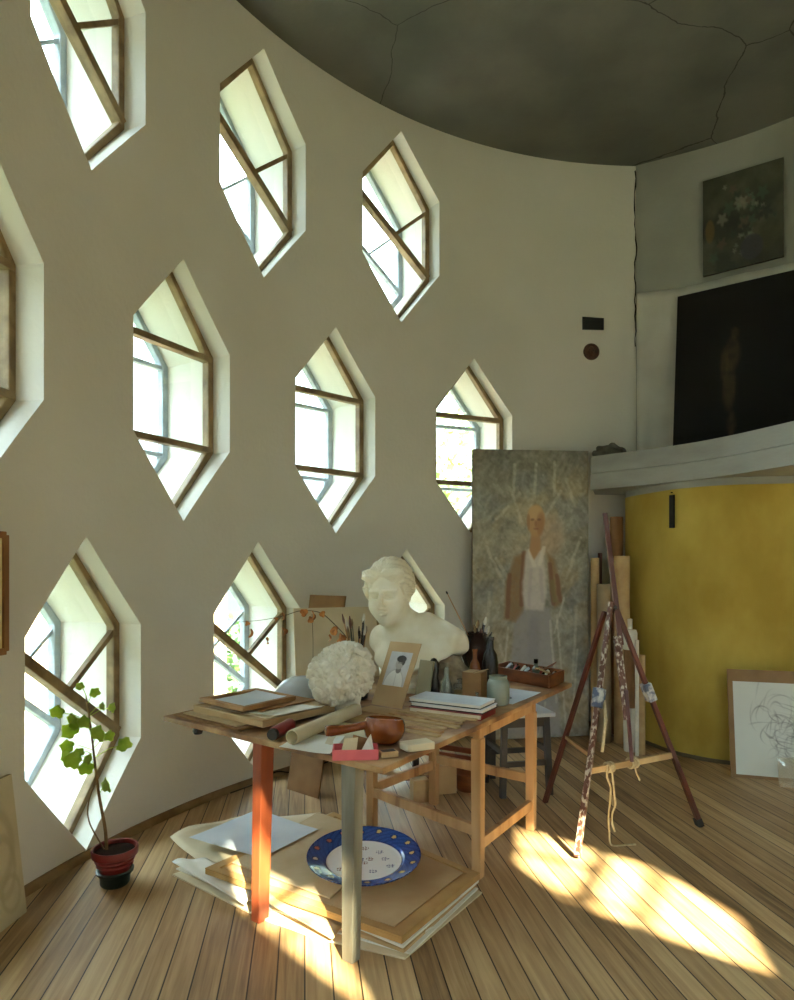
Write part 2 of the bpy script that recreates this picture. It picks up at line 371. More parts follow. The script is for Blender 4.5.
for o in (wl, cut):
    bm = bmesh.new(); bm.from_mesh(o.data); bmesh.ops.recalc_face_normals(bm, faces=bm.faces); bm.to_mesh(o.data); bm.free()
bo = wl.modifiers.new('b', 'BOOLEAN'); bo.operation = 'DIFFERENCE'; bo.solver = 'EXACT'; bo.object = cut
dg = bpy.context.evaluated_depsgraph_get(); nm = bpy.data.meshes.new_from_object(wl.evaluated_get(dg)); wl.modifiers.clear(); wl.data = nm; nm.name = 'wall_left'
bpy.data.objects.remove(cut)
struct(wl, 'pale curved plaster wall pierced by hexagonal windows')

def window(i, row, ph, z):
    n = Vector((math.sin(ph), math.cos(ph), 0)); t = Vector((math.cos(ph), -math.sin(ph), 0)); up = Vector((0, 0, 1)); o = wall(ph, HC + z)
    W = bpy.data.objects.new('window_%d' % i, None); C.objects.link(W); W.location = o; W['kind'] = 'structure'
    W['label'] = 'hexagonal window with double frames in the curved wall'; W['category'] = 'window'
    P = lambda s, q, d: o + t * s + up * q + n * d
    def hexframe(d0, d1, w, mt, nm):
        mb = MB(); k = 1 - w / HW; kz = 1 - w * 1.15 / HH
        inn = [(s * k, q * (kz if abs(s) < .01 else (VH - w * .28) / VH)) for s, q in HEX]
        vs = [P(s * .999, q * .999, d) for d in (d0, d1) for s, q in HEX] + [P(s, q, d) for d in (d0, d1) for s, q in inn]; fs = []
        for a in range(6):
            b = (a + 1) % 6
            fs += [(a, b, 12 + b, 12 + a), (6 + b, 6 + a, 18 + a, 18 + b), (12 + a, 12 + b, 18 + b, 18 + a), (b, a, 6 + a, 6 + b)]
        return mb.add(vs, fs).build(nm, mt, W, bevel=.006)
    def bars(d0, d1, mt, w, wm, sh, nm):
        dm = (d0 + d1) / 2; dd = d1 - d0; e = .97
        if row == 'B':
            for q, tl in ((VH - .02, 0), (-VH + .02, 0)):
                MB().bar(P(-HW * e, q, dm), P(HW * e, q, dm), dd, w, n).build(nm, mt, W, bevel=.004)
        else:
            MB().bar(P(-HW * e, VH - .03, dm), P(HW * e, -VH + .03, dm), dd * 1.15, w * 1.3, n).build(nm, mt, W, bevel=.004)
            MB().bar(P(.03, 0, dm), P(HW * e, VH * .93, dm), dd * .6, wm, n).build('mullion', mt, W, bevel=.003)
    hexframe(.13, .19, .048, frame_wood, 'inner_frame'); bars(.125, .185, frame_wood, .042, .03, 0, 'bar')
    hexframe(.57, .63, .05, frame_grey, 'outer_frame'); bars(.575, .625, frame_grey, .03, .022, 0, 'outer_bar')
    for d, nm in ((.162, 'inner_pane'), (.6, 'outer_pane')):
        mb = MB(); mb.slab([P(s * .96, q * .96, d) for s, q in HEX], .003, -n); mb.build(nm, glass, W)
    return W
for i, w in enumerate(WINS): window(i + 1, *w)

# floor, ceiling
circ = [wall(2 * PI * k / 128, 0, RC + .5) for k in range(128)][::-1]
struct(MB().prism(circ, -.12, 0).build('floor', floor_mat()), 'pine plank floor')
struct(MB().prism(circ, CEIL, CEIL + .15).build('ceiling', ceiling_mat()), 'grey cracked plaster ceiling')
# skirting along the round wall
vs = []; fs = []; n = 160
for i in range(n + 1):
    ph = -.06 + (-2.5 + .06) * i / n
    for r, z in ((RC - .002, 0), (RC - .024, 0), (RC - .024, .03), (RC - .012, .045), (RC - .002, .045)):
        vs.append(wall(ph, z, r))
for i in range(n):
    for k in range(5): fs.append((i * 5 + k, i * 5 + (k + 1) % 5, (i + 1) * 5 + (k + 1) % 5, (i + 1) * 5 + k))
fs += [(0, 1, 2, 3, 4), tuple(n * 5 + k for k in (4, 3, 2, 1, 0))]
struct(MB().add(vs, fs).build('baseboard_left', mat('skirting_wood', (150, 122, 80), .6, (120, 94, 58), scale=8), smooth=True), 'low wooden skirting strip')

def ribbon_wall(pts, z0, z1, th, name, mt, label, n=10):
    P = catmull([(x, y, 0) for x, y in pts], n); vs = []; fs = []; N = len(P)
    for i, p in enumerate(P):
        d = (P[min(i + 1, N - 1)] - P[max(i - 1, 0)]).normalized(); q = Vector((-d.y, d.x, 0)) * th
        vs += [(p.x, p.y, z0), (p.x, p.y, z1), (p.x + q.x, p.y + q.y, z1), (p.x + q.x, p.y + q.y, z0)]
    for i in range(N - 1):
        for k in range(4): fs.append((i * 4 + k, i * 4 + (k + 1) % 4, (i + 1) * 4 + (k + 1) % 4, (i + 1) * 4 + k))
    fs += [(3, 2, 1, 0), tuple((N - 1) * 4 + k for k in range(4))]
    return struct(MB().add(vs, fs).build(name, mt, smooth=True), label), P
RW = [(2.352, 6.482), (2.85, 6.23), (3.19, 6.02), (3.49, 5.77), (4.3, 5.05), (5.2, 4.1), (6.1, 2.8), (6.53, .9)]
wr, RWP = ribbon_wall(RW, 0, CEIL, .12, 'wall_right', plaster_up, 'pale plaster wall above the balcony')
YW = [(2.23, 6.40), (2.13, 6.10), (2.215, 5.72), (2.33, 5.43), (2.60, 5.19), (3.10, 5.08), (3.9, 4.9), (5.0, 4.3), (6.2, 2.6)]
wy, YWP = ribbon_wall(YW, 0, 2.20, .1, 'wall_yellow', yellow, 'yellow painted curved wall below the balcony')
ribbon_wall([(x + (.012 if i else 0), y + .012) for i, (x, y) in enumerate(YW)], 2.20, 2.26, .09, 'trim_1', white_old, 'white band above the yellow wall')
ribbon_wall([(x - .004, y - .014) for x, y in YW[1:]], 0, .03, .012, 'baseboard_right', mat('grey_skirting', (96, 84, 60), .8), 'dark skirting line below the yellow wall')

# balcony: solid deck and a fascia of two boards along its edge
BE = catmull([(1.765, 6.02, 0), (2.40, 5.345, 0), (2.745, 4.56, 0), (3.0, 3.6, 0), (3.2, 2.6, 0)], 10)
back = [p for p in RWP if p.y > 2.6]
poly = [(p.x + .03, p.y + .02) for p in BE] + [(back[-1].x - .01, 2.6)] + [(p.x - .006, p.y - .006) for p in back[::-1]] + [(1.93, 6.42)]
bal = MB().prism(poly, 2.262, 2.55).build('balcony', white_old); struct(bal, 'white balcony deck crossing above the yellow wall')
for z0, z1, dz in ((2.26, 2.405, 0), (2.411, 2.566, .012)):
    vs = []; fs = []
    for i, p in enumerate(BE):
        d = (BE[min(i + 1, len(BE) - 1)] - BE[max(i - 1, 0)]).normalized(); q = Vector((-d.y, d.x, 0))
        for k, z in ((dz, z0), (dz, z1), (.05, z1), (.05, z0)): vs.append((p.x + q.x * k, p.y + q.y * k, z))
    for i in range(len(BE) - 1):
        for k in range(4): fs.append((i * 4 + k, i * 4 + (k + 1) % 4, (i + 1) * 4 + (k + 1) % 4, (i + 1) * 4 + k))
    fs += [(3, 2, 1, 0), tuple((len(BE) - 1) * 4 + k for k in range(4))]
    MB().add(vs, fs).build('fascia_board', white_old, bal, smooth=True)

# crack in the corner of the upper wall
crk = MB(); pts = []
for i in range(24):
    z = 5.45 - i * .075; pts.append(Vector((2.344 + rnd.uniform(-.012, .012), 6.474 + rnd.uniform(-.004, .004), z)))
crk.tube(pts, [rnd.uniform(.002, .008) for _ in pts], 5)
struct(crk.build('trim_2', black), 'dark crack down the corner of the upper walls')

# ================================================================== OUTSIDE
ground = MB().prism([(-70, -60), (60, -60), (60, 80), (-70, 80)], -6.6, -6.5).build('ground', mat('yard_ground', (84, 92, 66), .95, (66, 78, 50), scale=.3)); struct(ground, 'yard far below')
hb = thing('brick_house', 'low pale brick house beyond the lower left window', 'house', (-9.8, 15.5, -6.5))
brick = brick_mat()
MB().box((-9.8, 15.5, -2.6), (8, 8, 7.6), .9).build('wall', brick, hb)
mb = MB(); M = Matrix.Translation((-9.8, 15.5, 1.2)) @ Matrix.Rotation(.9, 4, 'Z')
mb.add([M @ Vector(p) for p in ((-4.3, -4.3, 0), (4.3, -4.3, 0), (4.3, 4.3, 0), (-4.3, 4.3, 0), (0, -4.3, 1.3), (0, 4.3, 1.3))], [(0, 3, 2, 1), (0, 1, 4), (2, 3, 5), (1, 2, 5, 4), (3, 0, 4, 5)])
mb.build('roof', mat('grey_roof', (176, 160, 148), .9), hb)
for s in (-1.8, .2, 2.2):
    MB().box(M @ Vector((s, -4.02, -2.6)), (1.0, .1, 1.5), .9).build('window', mat('house_window', (150, 156, 160), .7), hb)
for k in (-2.2, 0, 2.2):
    MB().box(M @ Vector((4.02, k, -2.6)), (.1, 1.0, 1.5), .9).build('window', MATS['house_window'], hb)
fol = [mat('pale_tree_leaves', (186, 204, 140), .6, (150, 178, 104), scale=3), mat('deep_tree_leaves', (96, 132, 64), .6, (70, 106, 48), scale=3)]
bark = mat('tree_bark', (96, 82, 64), .9, (70, 58, 46), scale=6)
def tree(x, y, top, r, k, label, n=2600):
    T = thing('leafy_tree', label, 'tree', (x, y, -6.5), 'trees outside the windows')
    MB().tube([(x, y, -6.5), (x + .2, y, -3.5), (x, y + .1, top - r)], [.3, .22, .12], 8).build('trunk', bark, T)
    g = np.random.default_rng(int(abs(x * 31 + y * 7)) + 3); v = g.normal(size=(n, 3)); v /= np.linalg.norm(v, axis=1)[:, None]
    p = v * (g.random(n) ** .4)[:, None] * r * np.array([1, 1, 1.25]) * (1 + .25 * np.sin(v[:, :1] * 5 + v[:, 1:2] * 4)) + np.array([x, y, top - 1.1 * r])
    a = g.normal(size=(n, 3)); a /= np.linalg.norm(a, axis=1)[:, None]; b = np.cross(a, g.normal(size=(n, 3))); b /= np.linalg.norm(b, axis=1)[:, None]
    s = (.10 + .12 * g.random(n))[:, None]; q = np.stack([p - a * s, p - b * s * .6, p + a * s, p + b * s * .6], 1).reshape(-1, 3)
    mb = MB(); mb.v = [tuple(i) for i in q]; mb.f = [(4 * i, 4 * i + 1, 4 * i + 2, 4 * i + 3) for i in range(n)]
    o = mb.build('foliage', fol[k], T); o['kind'] = 'stuff'
tree(2.6, 20, 6.6, 2.9, 0, 'pale leafy tree seen through the window behind the tall portrait')
tree(-2.4, 30, 2.6, 2.6, 0, 'pale leafy tree seen through the middle row window above the busts')
tree(-3.6, 21, .2, 2.2, 1, 'darker tree below eye level seen through the window behind the table')
tree(1.3, 13, -.2, 2.0, 1, 'darker tree below eye level seen behind the plaster bust')
# ================================================================== WORK TABLE
FT = at(383, 768, TAB); LT = at(163, 716, TAB); RT = at(572, 683, TAB)
U = (RT - FT); V = (LT - FT); UL = U.length; VL = V.length; u = U.normalized(); v = V.normalized()
Z = Vector((0, 0, 1))
def T(a, b, z=TAB):       # point on the table top: a metres along the long edge, b along the short edge
    p = FT + u * a + v * b; return Vector((p.x, p.y, z))
ANG = math.atan2(u.y, u.x)
tb = thing('work_table', 'long worn wooden work table crowded with plaster casts and papers', 'table', (*T(UL / 2, VL / 2).xy, 0))
def board(a0, a1, z0=TAB - .026, z1=TAB):
    return MB().prism([T(a0, 0).xy, T(a1, 0).xy, T(a1, VL).xy, T(a0, VL).xy], z0, z1)
board(0, .93).build('tabletop_board', table_mat, tb, bevel=.004); board(.933, UL).build('tabletop_board', table_mat, tb, bevel=.004)
def leg(a, b, w, d, mt, z1=TAB - .027, tx=0):
    p = T(a, b, 0); q = T(a, b, z1); return MB().bar(p, q, w, d, u, w * 1.12, d * 1.12).build('leg', mt, tb, bevel=.004)
G = at(348, 962, 0); R_ = at(260, 920, 0)
MB().bar(G + u * .02, G + u * .03 + Z * (TAB - .027), .055, .05, v, .075, .055).build('leg', wood_greypaint, tb, bevel=.004)['label'] = 'grey painted leg at the front corner'
MB().bar(R_, R_ + u * .05 - Vector((.02, 0, 0)) + Z * (TAB - .027), .05, .06, v, .06, .075).build('leg', wood_red, tb, bevel=.004)['label'] = 'reddish brown front leg'
fl = [at(478, 877, 0), at(531, 829, 0), at(434, 804, 0), at(372, 828, 0)]
for p in fl:
    MB().bar(p, p + Z * (TAB - .105), .05, .05, u, .055, .055).build('leg', wood_leg, tb, bevel=.004)
for i in range(4):
    p, q = fl[i], fl[(i + 1) % 4]; z = (.16, .30, .26, .22)[i]; k = (q - p).normalized() * .025
    MB().bar(p + k + Z * z, q - k + Z * (z - (.01, 0, .02, -.01)[i]), .03, .055, None).build('stretcher', wood_leg, tb, bevel=.003)
    MB().bar(p + Z * (TAB - .066) - k, q + Z * (TAB - .066) + k, .03, .075, None).build('apron', wood_leg, tb, bevel=.003)
kn = T(.09, VL - .17, TAB - .062)
MB().lathe([(.006, .036), (.008, .012), (.022, .008), (.026, -.006), (.02, -.02), (.004, -.024)], kn, 20).build('knob', black, tb, smooth=True)

# ================================================================== PLASTER CASTS
H = .408
BO = Vector((-.002, 3.98, 0))
def bust_sdf():
    yw, yh = math.radians(38), math.radians(20)
    hc = np.array((-.030, 0.0, 1.202))     # chin height, head axis
    def rot(P, c, a, roll=0):
        q = P - np.array(c, np.float32); ca, sa = math.cos(a), math.sin(a)
        x = q[..., 0] * ca - q[..., 1] * sa; y = q[..., 0] * sa + q[..., 1] * ca; z = q[..., 2]
        if roll:
            cr, sr = math.cos(roll), math.sin(roll); x, z = x * cr - z * sr, x * sr + z * cr
        return np.stack([x, y, z], -1)
    def f(P):
        Q = rot(P, hc, yh, math.radians(-4)) / H      # head space: chin at 0, crown at 1, face towards -y
        x, y, z = Q[..., 0], Q[..., 1], Q[..., 2]; ax = np.abs(x); A = np.stack([ax, y, z], -1)
        d = s_ell(Q, (0, .07, .60), (.315, .37, .375))
        d = smin(d, s_ell(Q, (0, -.10, .36), (.278, .262, .36)), .08)
        d = smin(d, s_ell(Q, (0, -.235, .075), (.095, .095, .08)), .09)
        d = smin(d, s_ell(A, (.15, -.2, .29), (.09, .09, .10)), .07)
        d = smin(d, s_cap(A, (.03, -.335, .512), (.20, -.262, .505), .036, .03), .022)
        d = smax(d, -s_ell(A, (.118, -.37, .430), (.098, .12, .056)), .022)
        d = smin(d, s_ell(A, (.115, -.245, .434), (.062, .052, .036)), .008)
        d = smin(d, s_cap(A, (.055, -.315, .466), (.18, -.262, .456), .014, .012), .008)
        d = smin(d, s_cap(Q, (0, -.345, .50), (0, -.440, .285), .028, .042), .022)
        d = smin(d, s_ell(A, (.040, -.385, .272), (.03, .035, .026)), .02)
        d = smin(d, s_cap(A, (0, -.368, .205), (.065, -.335, .198), .024, .010), .010)
        d = smin(d, s_cap(A, (0, -.362, .165), (.05, -.335, .166), .026, .012), .010)
        d = smax(d, -s_cap(A, (0, -.395, .186), (.085, -.335, .184), .020, .012), .005)
        d = smin(d, s_ell(A, (.285, .03, .40), (.03, .05, .085)), .02)
        # hair: waved cap parted in the middle, rolls over the ears, knot behind
        ang = np.arctan2(z - .50, ax + .02)
        wv = np.sin(34 * (y * .75 + .35 * z) + 5 * np.sin(7 * z + 3 * ax) + 9 * ang) * .010 + np.sin(60 * ang + 9 * y) * .006
        hr = s_ell(Q, (0, .09, .635), (.335, .40, .365)) - .012 * (ax > 0)
        hr = smin(hr, s_ell(A, (.30, -.02, .53), (.065, .22, .15)), .06)
        hr = smin(hr, s_ell(A, (.16, -.235, .74), (.17, .10, .11)), .06)
        hr = smin(hr, s_ell(Q, (0, .46, .52), (.16, .14, .15)), .06)
        hr = hr + wv + .018 * np.exp(-(x / .018) ** 2)
        face = s_ell(Q, (0, -.42, .34), (.262, .31, .40))
        hr = smax(hr, -face, .03); hr = smax(hr, .30 - z + .25 * np.clip(y, -1, 0), .05)
        head = smin(d, hr, .012) * H
        B = rot(P, (0.105, .03, .80), yw)
        nk = s_cap(P, (-.005, .055, 1.26), (.085, .06, 1.09), .096, .125)
        b = smin(head, nk, .05)
        tor = s_ell(B, (0, .03, .22), (.33, .155, .20))
        tor = smin(tor, s_cap(np.stack([np.abs(B[..., 0]), B[..., 1], B[..., 2]], -1), (.06, .05, .39), (.265, .04, .290), .085, .098), .07)
        Ab = np.stack([np.abs(B[..., 0]), B[..., 1], B[..., 2]], -1)
        tor = smin(tor, s_ell(Ab, (.125, -.085, .16), (.105, .085, .09)), .06)
        tor = smin(tor, s_cap(Ab, (.03, -.085, .325), (.24, -.04, .335), .018, .014), .03)
        tor = smax(tor, Ab[..., 0] - .325, .02)
        hem = .12 + .6 * np.clip(Ab[..., 0] - .10, 0, 1) ** 1.0
        tor = smax(tor, hem - B[..., 2], .02)
        b = smin(b, tor, .05)
        ped = s_ell(B, (0, .03, .10), (.12, .10, .16)); ped = smin(ped, np.maximum(np.sqrt(B[..., 0] ** 2 + (B[..., 1] - .03) ** 2) - .15, np.abs(B[..., 2] - .02) - .02), .03)
        b = smin(b, ped, .03)
        return np.maximum(b, .80 - P[..., 2])
    return f
mb = nets(bust_sdf(), (-.42, -.42, .785), (.48, .36, 1.68), .0045)
mb.v = [(x + BO.x, y + BO.y, max(z, TAB + .0005)) for x, y, z in mb.v]
solo(mb, 'plaster_bust', plaster_cast, 'white plaster bust of a woman with waved hair and bare shoulders, looking down', 'bust', smooth='all')

# curly head seen from behind
bm = bmesh.new(); bmesh.ops.create_icosphere(bm, subdivisions=6, radius=1.0)
vv = np.array([q.co for q in bm.verts]); ff = [tuple(q.index for q in fa.verts) for fa in bm.faces]; bm.free()
g = np.random.default_rng(5); n = 118; k = np.arange(n) + .5; phi = np.arccos(1 - 2 * k / n); th = PI * (1 + 5 ** .5) * k
cc = np.stack([np.cos(th) * np.sin(phi), np.sin(th) * np.sin(phi), np.cos(phi)], 1) + g.normal(size=(n, 3)) * .045; cc /= np.linalg.norm(cc, axis=1)[:, None]
wob = vv + .05 * np.sin(vv[:, [1, 2, 0]] * 9) ; wob /= np.linalg.norm(wob, axis=1)[:, None]
D = np.sqrt(((wob[:, None] - cc[None]) ** 2).sum(-1)); near = D.argmin(1); dd = D.min(1); F2 = np.partition(D, 1, axis=1)[:, 1]
c0 = cc[near]; e1 = np.cross(c0, [0.3, .2, 1.]); e1 /= np.linalg.norm(e1, axis=1)[:, None]; e2 = np.cross(c0, e1); q = wob - c0
aa = np.arctan2((q * e2).sum(1), (q * e1).sum(1)); sgn = np.where(near % 2, 1, -1); ph0 = g.random(n)[near] * 6.28
edge = np.clip((F2 - dd) / .085, 0, 1); edge = edge * edge * (3 - 2 * edge)
disp = .125 * edge + .055 * np.cos(aa * sgn + ph0 - dd * 46) * edge * np.clip(dd / .04, 0, 1) + .03 * g.normal(size=n)[near] * edge
disp = disp * np.clip((vv[:, 2] + .9) / .25, 0, 1)
rr = 1 + disp
W = vv * rr[:, None] * np.array([.150, .160, .152]); W[:, 0] *= 1 - .22 * np.clip(-vv[:, 2], 0, 1) ** 1.5 - .06 * np.clip(vv[:, 2], 0, 1); W[:, 2] += .012 * np.sin(vv[:, 0] * 3)
low = np.clip((-vv[:, 2] - .55) / .45, 0, 1); W[:, 0] += low * .02
mb = MB(); CH = at(346, 711, TAB); CHc = Vector((CH.x - .02, 3.38, .98))
mb.v = [(CHc.x + p[0] + .02 * p[2], CHc.y + p[1], CHc.z + .012 + p[2]) for p in W]; mb.f = ff
hd = thing('curly_plaster_head', 'ivory plaster cast of a head covered in thick curls, turned away', 'bust', (CHc.x, CHc.y, TAB))
mb.build('head', plaster_curl, hd, smooth='all')
mb = MB().lathe([(.07, .178), (.072, .10), (.062, .055), (.068, .03), (.072, .001)], (CHc.x + .035, CHc.y - .02, TAB), 36); mb.build('neck', plaster_curl, hd, smooth=True)

# ================================================================== THINGS ON THE TABLE
# photograph in a folder
bl = at(371, 704, TAB + .012); br = at(402, 709, TAB + .012); 
sl_ = (br - bl); nb = Vector((-sl_.y, sl_.x, 0)).normalized()
lean = nb * .085 + Z * .335 + sl_.normalized() * .065
TL_, TR_ = bl + lean, br + lean
pf = thing('photograph_folder', 'tan card folder standing open with a black and white portrait photograph', 'photograph', ((bl + br) / 2))
wd = sl_.normalized() * .205; mid = (bl + br) / 2; bl = mid - wd / 2; br = mid + wd / 2; TL_ = bl + lean; TR_ = br + lean
fbk = MB().slab([bl, br, TR_, TL_], .004).build('folder_back', card_tan, pf)
fd = -nb * .13
MB().slab([bl + fd - Z * .007, br + fd - Z * .007, br - Z * .006, bl - Z * .006], .004).build('folder_flap', card_tan, pf)
def photo_paint(u_, v_):
    c = np.full(u_.shape + (3,), 196.) + (fbm(u_ * 5, v_ * 5, 3) - .5)[..., None] * 26
    c = blend(c, (226, 226, 222), ss(1.1, .9, ((u_ - .48) / .44) ** 2 + ((v_ - 1.0) / .48) ** 2))
    c = blend(c, (168, 166, 162), ss(.03, .0, np.abs(((u_ - .48) / .44) ** 2 + ((v_ - 1.0) / .48) ** 2 - 1) * .3) * .8)
    c = blend(c, (120, 116, 112), ss(1.0, .8, ((u_ - .56) / .13) ** 2 + ((v_ - .53) / .10) ** 2))
    c = blend(c, (170, 164, 158), ss(1.1, .85, ((u_ - .54) / .19) ** 2 + ((v_ - .34) / .17) ** 2))
    c = blend(c, (48, 46, 46), ss(1.1, .9, ((u_ - .57) / .22) ** 2 + ((v_ - .20) / .10) ** 2))
    c = blend(c, (60, 58, 58), ss(1.1, .9, ((u_ - .70) / .07) ** 2 + ((v_ - .28) / .10) ** 2))
    for ex in (.49, .59): c = blend(c, (70, 66, 64), ss(1.2, .8, ((u_ - ex) / .03) ** 2 + ((v_ - .32) / .018) ** 2))
    c = blend(c, (150, 150, 150), ss(.02, .0, np.abs(u_ - .5 - (v_ - .6) * .1)) * ss(.55, .6, v_) * .5)
    return c
pn = nb * -.003
f2 = lambda a, b: bl + (br - bl) * a + lean * b - nb * .0025
panel(f2(.16, .85), f2(.84, .85), f2(.84, .32), f2(.16, .32), .001, photo_paint, 60, 80, (220, 218, 210)).build('photograph', vcmat('photo_print', .5, 0), fbk)

# ladle
ld = at(383, 748, TAB)
lt = thing('wooden_ladle', 'glossy brown wooden dipper with a round bowl and thick handle', 'ladle', (ld.x, ld.y, TAB))
tilt = Matrix.Rotation(math.radians(-7), 4, 'X') @ Matrix.Rotation(math.radians(4), 4, 'Y')
lc = Vector((ld.x, ld.y + .05, TAB + .003))
MB().lathe([(.03, .002), (.055, .008), (.078, .03), (.088, .06), (.086, .088), (.078, .108), (.070, .110), (.074, .088), (.076, .06), (.066, .034), (.04, .016), (.001, .012)], lc, 48, tilt).build('bowl', ladle_wood, lt, smooth=True)
h1 = atY(326, 731, lc.y - .12)
MB().tube([lc + Vector((-.07, -.02, .085)), lc + Vector((-.11, -.045, .082)), lc + Vector((-.17, -.075, .078)), h1 + Vector((.02, .005, 0)), h1, h1 - Vector((.006, .002, 0))], [.018, .016, .019, .023, .021, .008], 16).build('handle', ladle_wood, lt, smooth=True)

def boxrot(c, s, rz, z0): return MB().box((c.x, c.y, z0 + s[2] / 2), s, rz)
# pink box with scraps
pb = at(355, 760, TAB) + Vector((0, .04, 0)); rz = math.radians(3)
px_ = thing('pink_box', 'open pink cardboard box holding torn scraps of paper at the table front', 'box', (pb.x, pb.y, TAB))
R3 = Matrix.Rotation(rz, 4, 'Z')
def loc(c, x, y, z, M_=None): return Vector((c.x, c.y, 0)) + (M_ or R3) @ Vector((x, y, 0)) + Z * z
mb = MB(); L_, W_, Hh = .175, .095, .04
mb.box(loc(pb, 0, 0, TAB + .003), (L_, W_, .004), rz)
for x, y, a, b in ((0, -W_ / 2, L_, .004), (0, W_ / 2, L_, .004), (-L_ / 2, 0, .004, W_), (L_ / 2, 0, .004, W_)): mb.box(loc(pb, x, y, TAB + .001 + Hh / 2), (a, b, Hh), rz)
mb.build('tray', pink, px_)
def crumple(pts, name, mt, parent=None, **k): return MB().slab(pts, .0025).build(name, mt, parent)
for nm_, pts, mt in (('torn paper', [(-.06, -.02, .012), (.0, -.03, .012), (.01, .01, .075), (-.045, .02, .068)], paper_t), ('torn paper', [(.01, -.035, .012), (.075, -.02, .015), (.06, .02, .085), (.045, -.01, .07)], paper_w), ('torn paper', [(-.02, .0, .012), (.05, .0, .012), (.06, .035, .06), (-.01, .035, .08)], roll_br)):
    mb = MB(); P_ = [loc(pb, *p[:2], TAB + p[2]) for p in pts]; mb.slab(P_, .003)
    o = solo(mb, 'paper_scrap', mt, {id(paper_t): 'torn tan paper scrap sticking up in the left of the pink box', id(paper_w): 'torn white paper scrap sticking up in the right of the pink box', id(roll_br): 'folded brown paper scrap at the back of the pink box'}[id(mt)], 'paper')
mbp = at(388, 758, TAB) + Vector((0, .02, 0))
mt_ = thing('matchbox', 'small worn matchbox beside the pink box', 'matchbox', (mbp.x, mbp.y, TAB))
boxrot(mbp, (.072, .045, .022), .35, TAB + .001).build('sleeve', card_tan, mt_, bevel=.002)
boxrot(mbp, (.055, .03, .001), .35, TAB + .0235).build('top_label', iron, mt_)
wb = at(415, 752, TAB) + Vector((.01, .045, 0))
solo(boxrot(wb, (.125, .075, .03), .45, TAB + .001), 'white_box', paper_c, 'flat cream white box lying at the table edge right of the dipper', 'box', bevel=.003)
# roll of paper and red tube
p0 = at(292, 745, TAB) ; p1 = at(356, 716, TAB)
dr = (p1 - p0).normalized(); up_ = Z * .038
Mr = Matrix((dr.cross(Z).normalized(), Z.copy(), dr)).transposed().to_4x4()
LR_ = (p1 - p0).length
solo(MB().lathe([(.031, 0), (.031, LR_), (.027, LR_), (.027, 0)], p0 + Z * .0315 + Z * .001, 32, Mr, closed=True), 'paper_roll', paper_c, 'roll of cream paper lying on the table with its open end forward', 'paper roll', smooth=True)
r0 = at(272, 742, TAB); r1 = at(290, 731, TAB)
rt = thing('red_tube', 'red lacquered tube lying left of the cream paper roll', 'tube', (*((r0 + r1) / 2).xy, TAB))
dr2 = (r1 - r0).normalized()
MB().tube([r0 + Z * .03 + dr2 * .02, r0 + Z * .03 + dr2 * .06, r1 + Z * .03], [.027, .029, .028], 20).build('body', red_paint, rt, smooth=True)
MB().tube([r0 + Z * .03, r0 + Z * .03 + dr2 * .022], [.024, .0255], 20).build('cap', iron, rt, smooth=True)
# loose white sheets at the front
def sheet(quad, mt, label, z=TAB + .002, curl=.0, name='paper_sheet', group=None, t=.0015):
    P_ = [Vector((p[0], p[1], z)) for p in quad]; mb = MB(); n_ = 8
    vs = []; 
    for sd in (0, 1):
        for j in range(n_ + 1):
            for i in range(n_ + 1):
                a, b = i / n_, j / n_; p = P_[0] * ((1 - a) * (1 - b)) + P_[1] * (a * (1 - b)) + P_[2] * (a * b) + P_[3] * ((1 - a) * b)
                vs.append(p + Z * (curl * (max(0, a - .6) ** 2 * 4 + max(0, .25 - b) ** 2 * 6) + (t if sd else 0)))
    m_ = (n_ + 1) ** 2; q = lambda i, j: j * (n_ + 1) + i; fs = []
    for j in range(n_):
        for i in range(n_):
            fs.append((q(i, j), q(i, j + 1), q(i + 1, j + 1), q(i + 1, j))); fs.append((m_ + q(i, j), m_ + q(i + 1, j), m_ + q(i + 1, j + 1), m_ + q(i, j + 1)))
    ring = [(i, 0) for i in range(n_)] + [(n_, j) for j in range(n_)] + [(i, n_) for i in range(n_, 0, -1)] + [(0, j) for j in range(n_, 0, -1)]
    for k_ in range(len(ring)):
        a, b = q(*ring[k_]), q(*ring[(k_ + 1) % len(ring)]); fs.append((a, b, b + m_, a + m_))
    return solo(mb.add(vs, fs), name, mt, label, 'paper', group, smooth=True)
sheet([at(279, 748, TAB), at(330, 757, TAB), at(345, 738, TAB), at(300, 733, TAB)], paper_w, 'white sheet at the table front below the cream roll', TAB + .001, .012)
sheet([at(325, 745, TAB), at(360, 752, TAB), at(375, 728, TAB), at(335, 722, TAB)], paper_c, 'cream sheet lying under the handle of the dipper', TAB + .0035, .006)
# stack left: cardboard portfolios, sheets, the old frame
base = [(.17, 1.40), (.16, .62), (.78, .52), (.82, 1.36)]
def tq(q, z): return [T(a, b, z) for a, b in q]
def slabstack(q, z0, t, mt, name, label, cat, group=None, bevel=.0015):
    return solo(MB().prism([T(a, b).xy for a, b in q], z0, z0 + t), name, mt, label, cat, group, bevel=bevel)
slabstack([(.03, 1.37), (.03, .86), (.52, .80), (.53, 1.38)], TAB + .001, .010, card_brown, 'cardboard_sheet', 'brown cardboard at the bottom of the left stack, edge over the table corner', 'cardboard')
slabstack([(.06, 1.33), (.045, .90), (.52, .82), (.53, 1.34)], TAB + .0115, .006, paper_t, 'paper_sheet', 'tan sheet second from the bottom of the left stack', 'paper')
slabstack([(.10, 1.30), (.085, .76), (.54, .70), (.55, 1.26)], TAB + .018, .034, card_tan, 'cardboard_portfolio', 'thick tan portfolio in the left stack under the old frame', 'portfolio', bevel=.004)
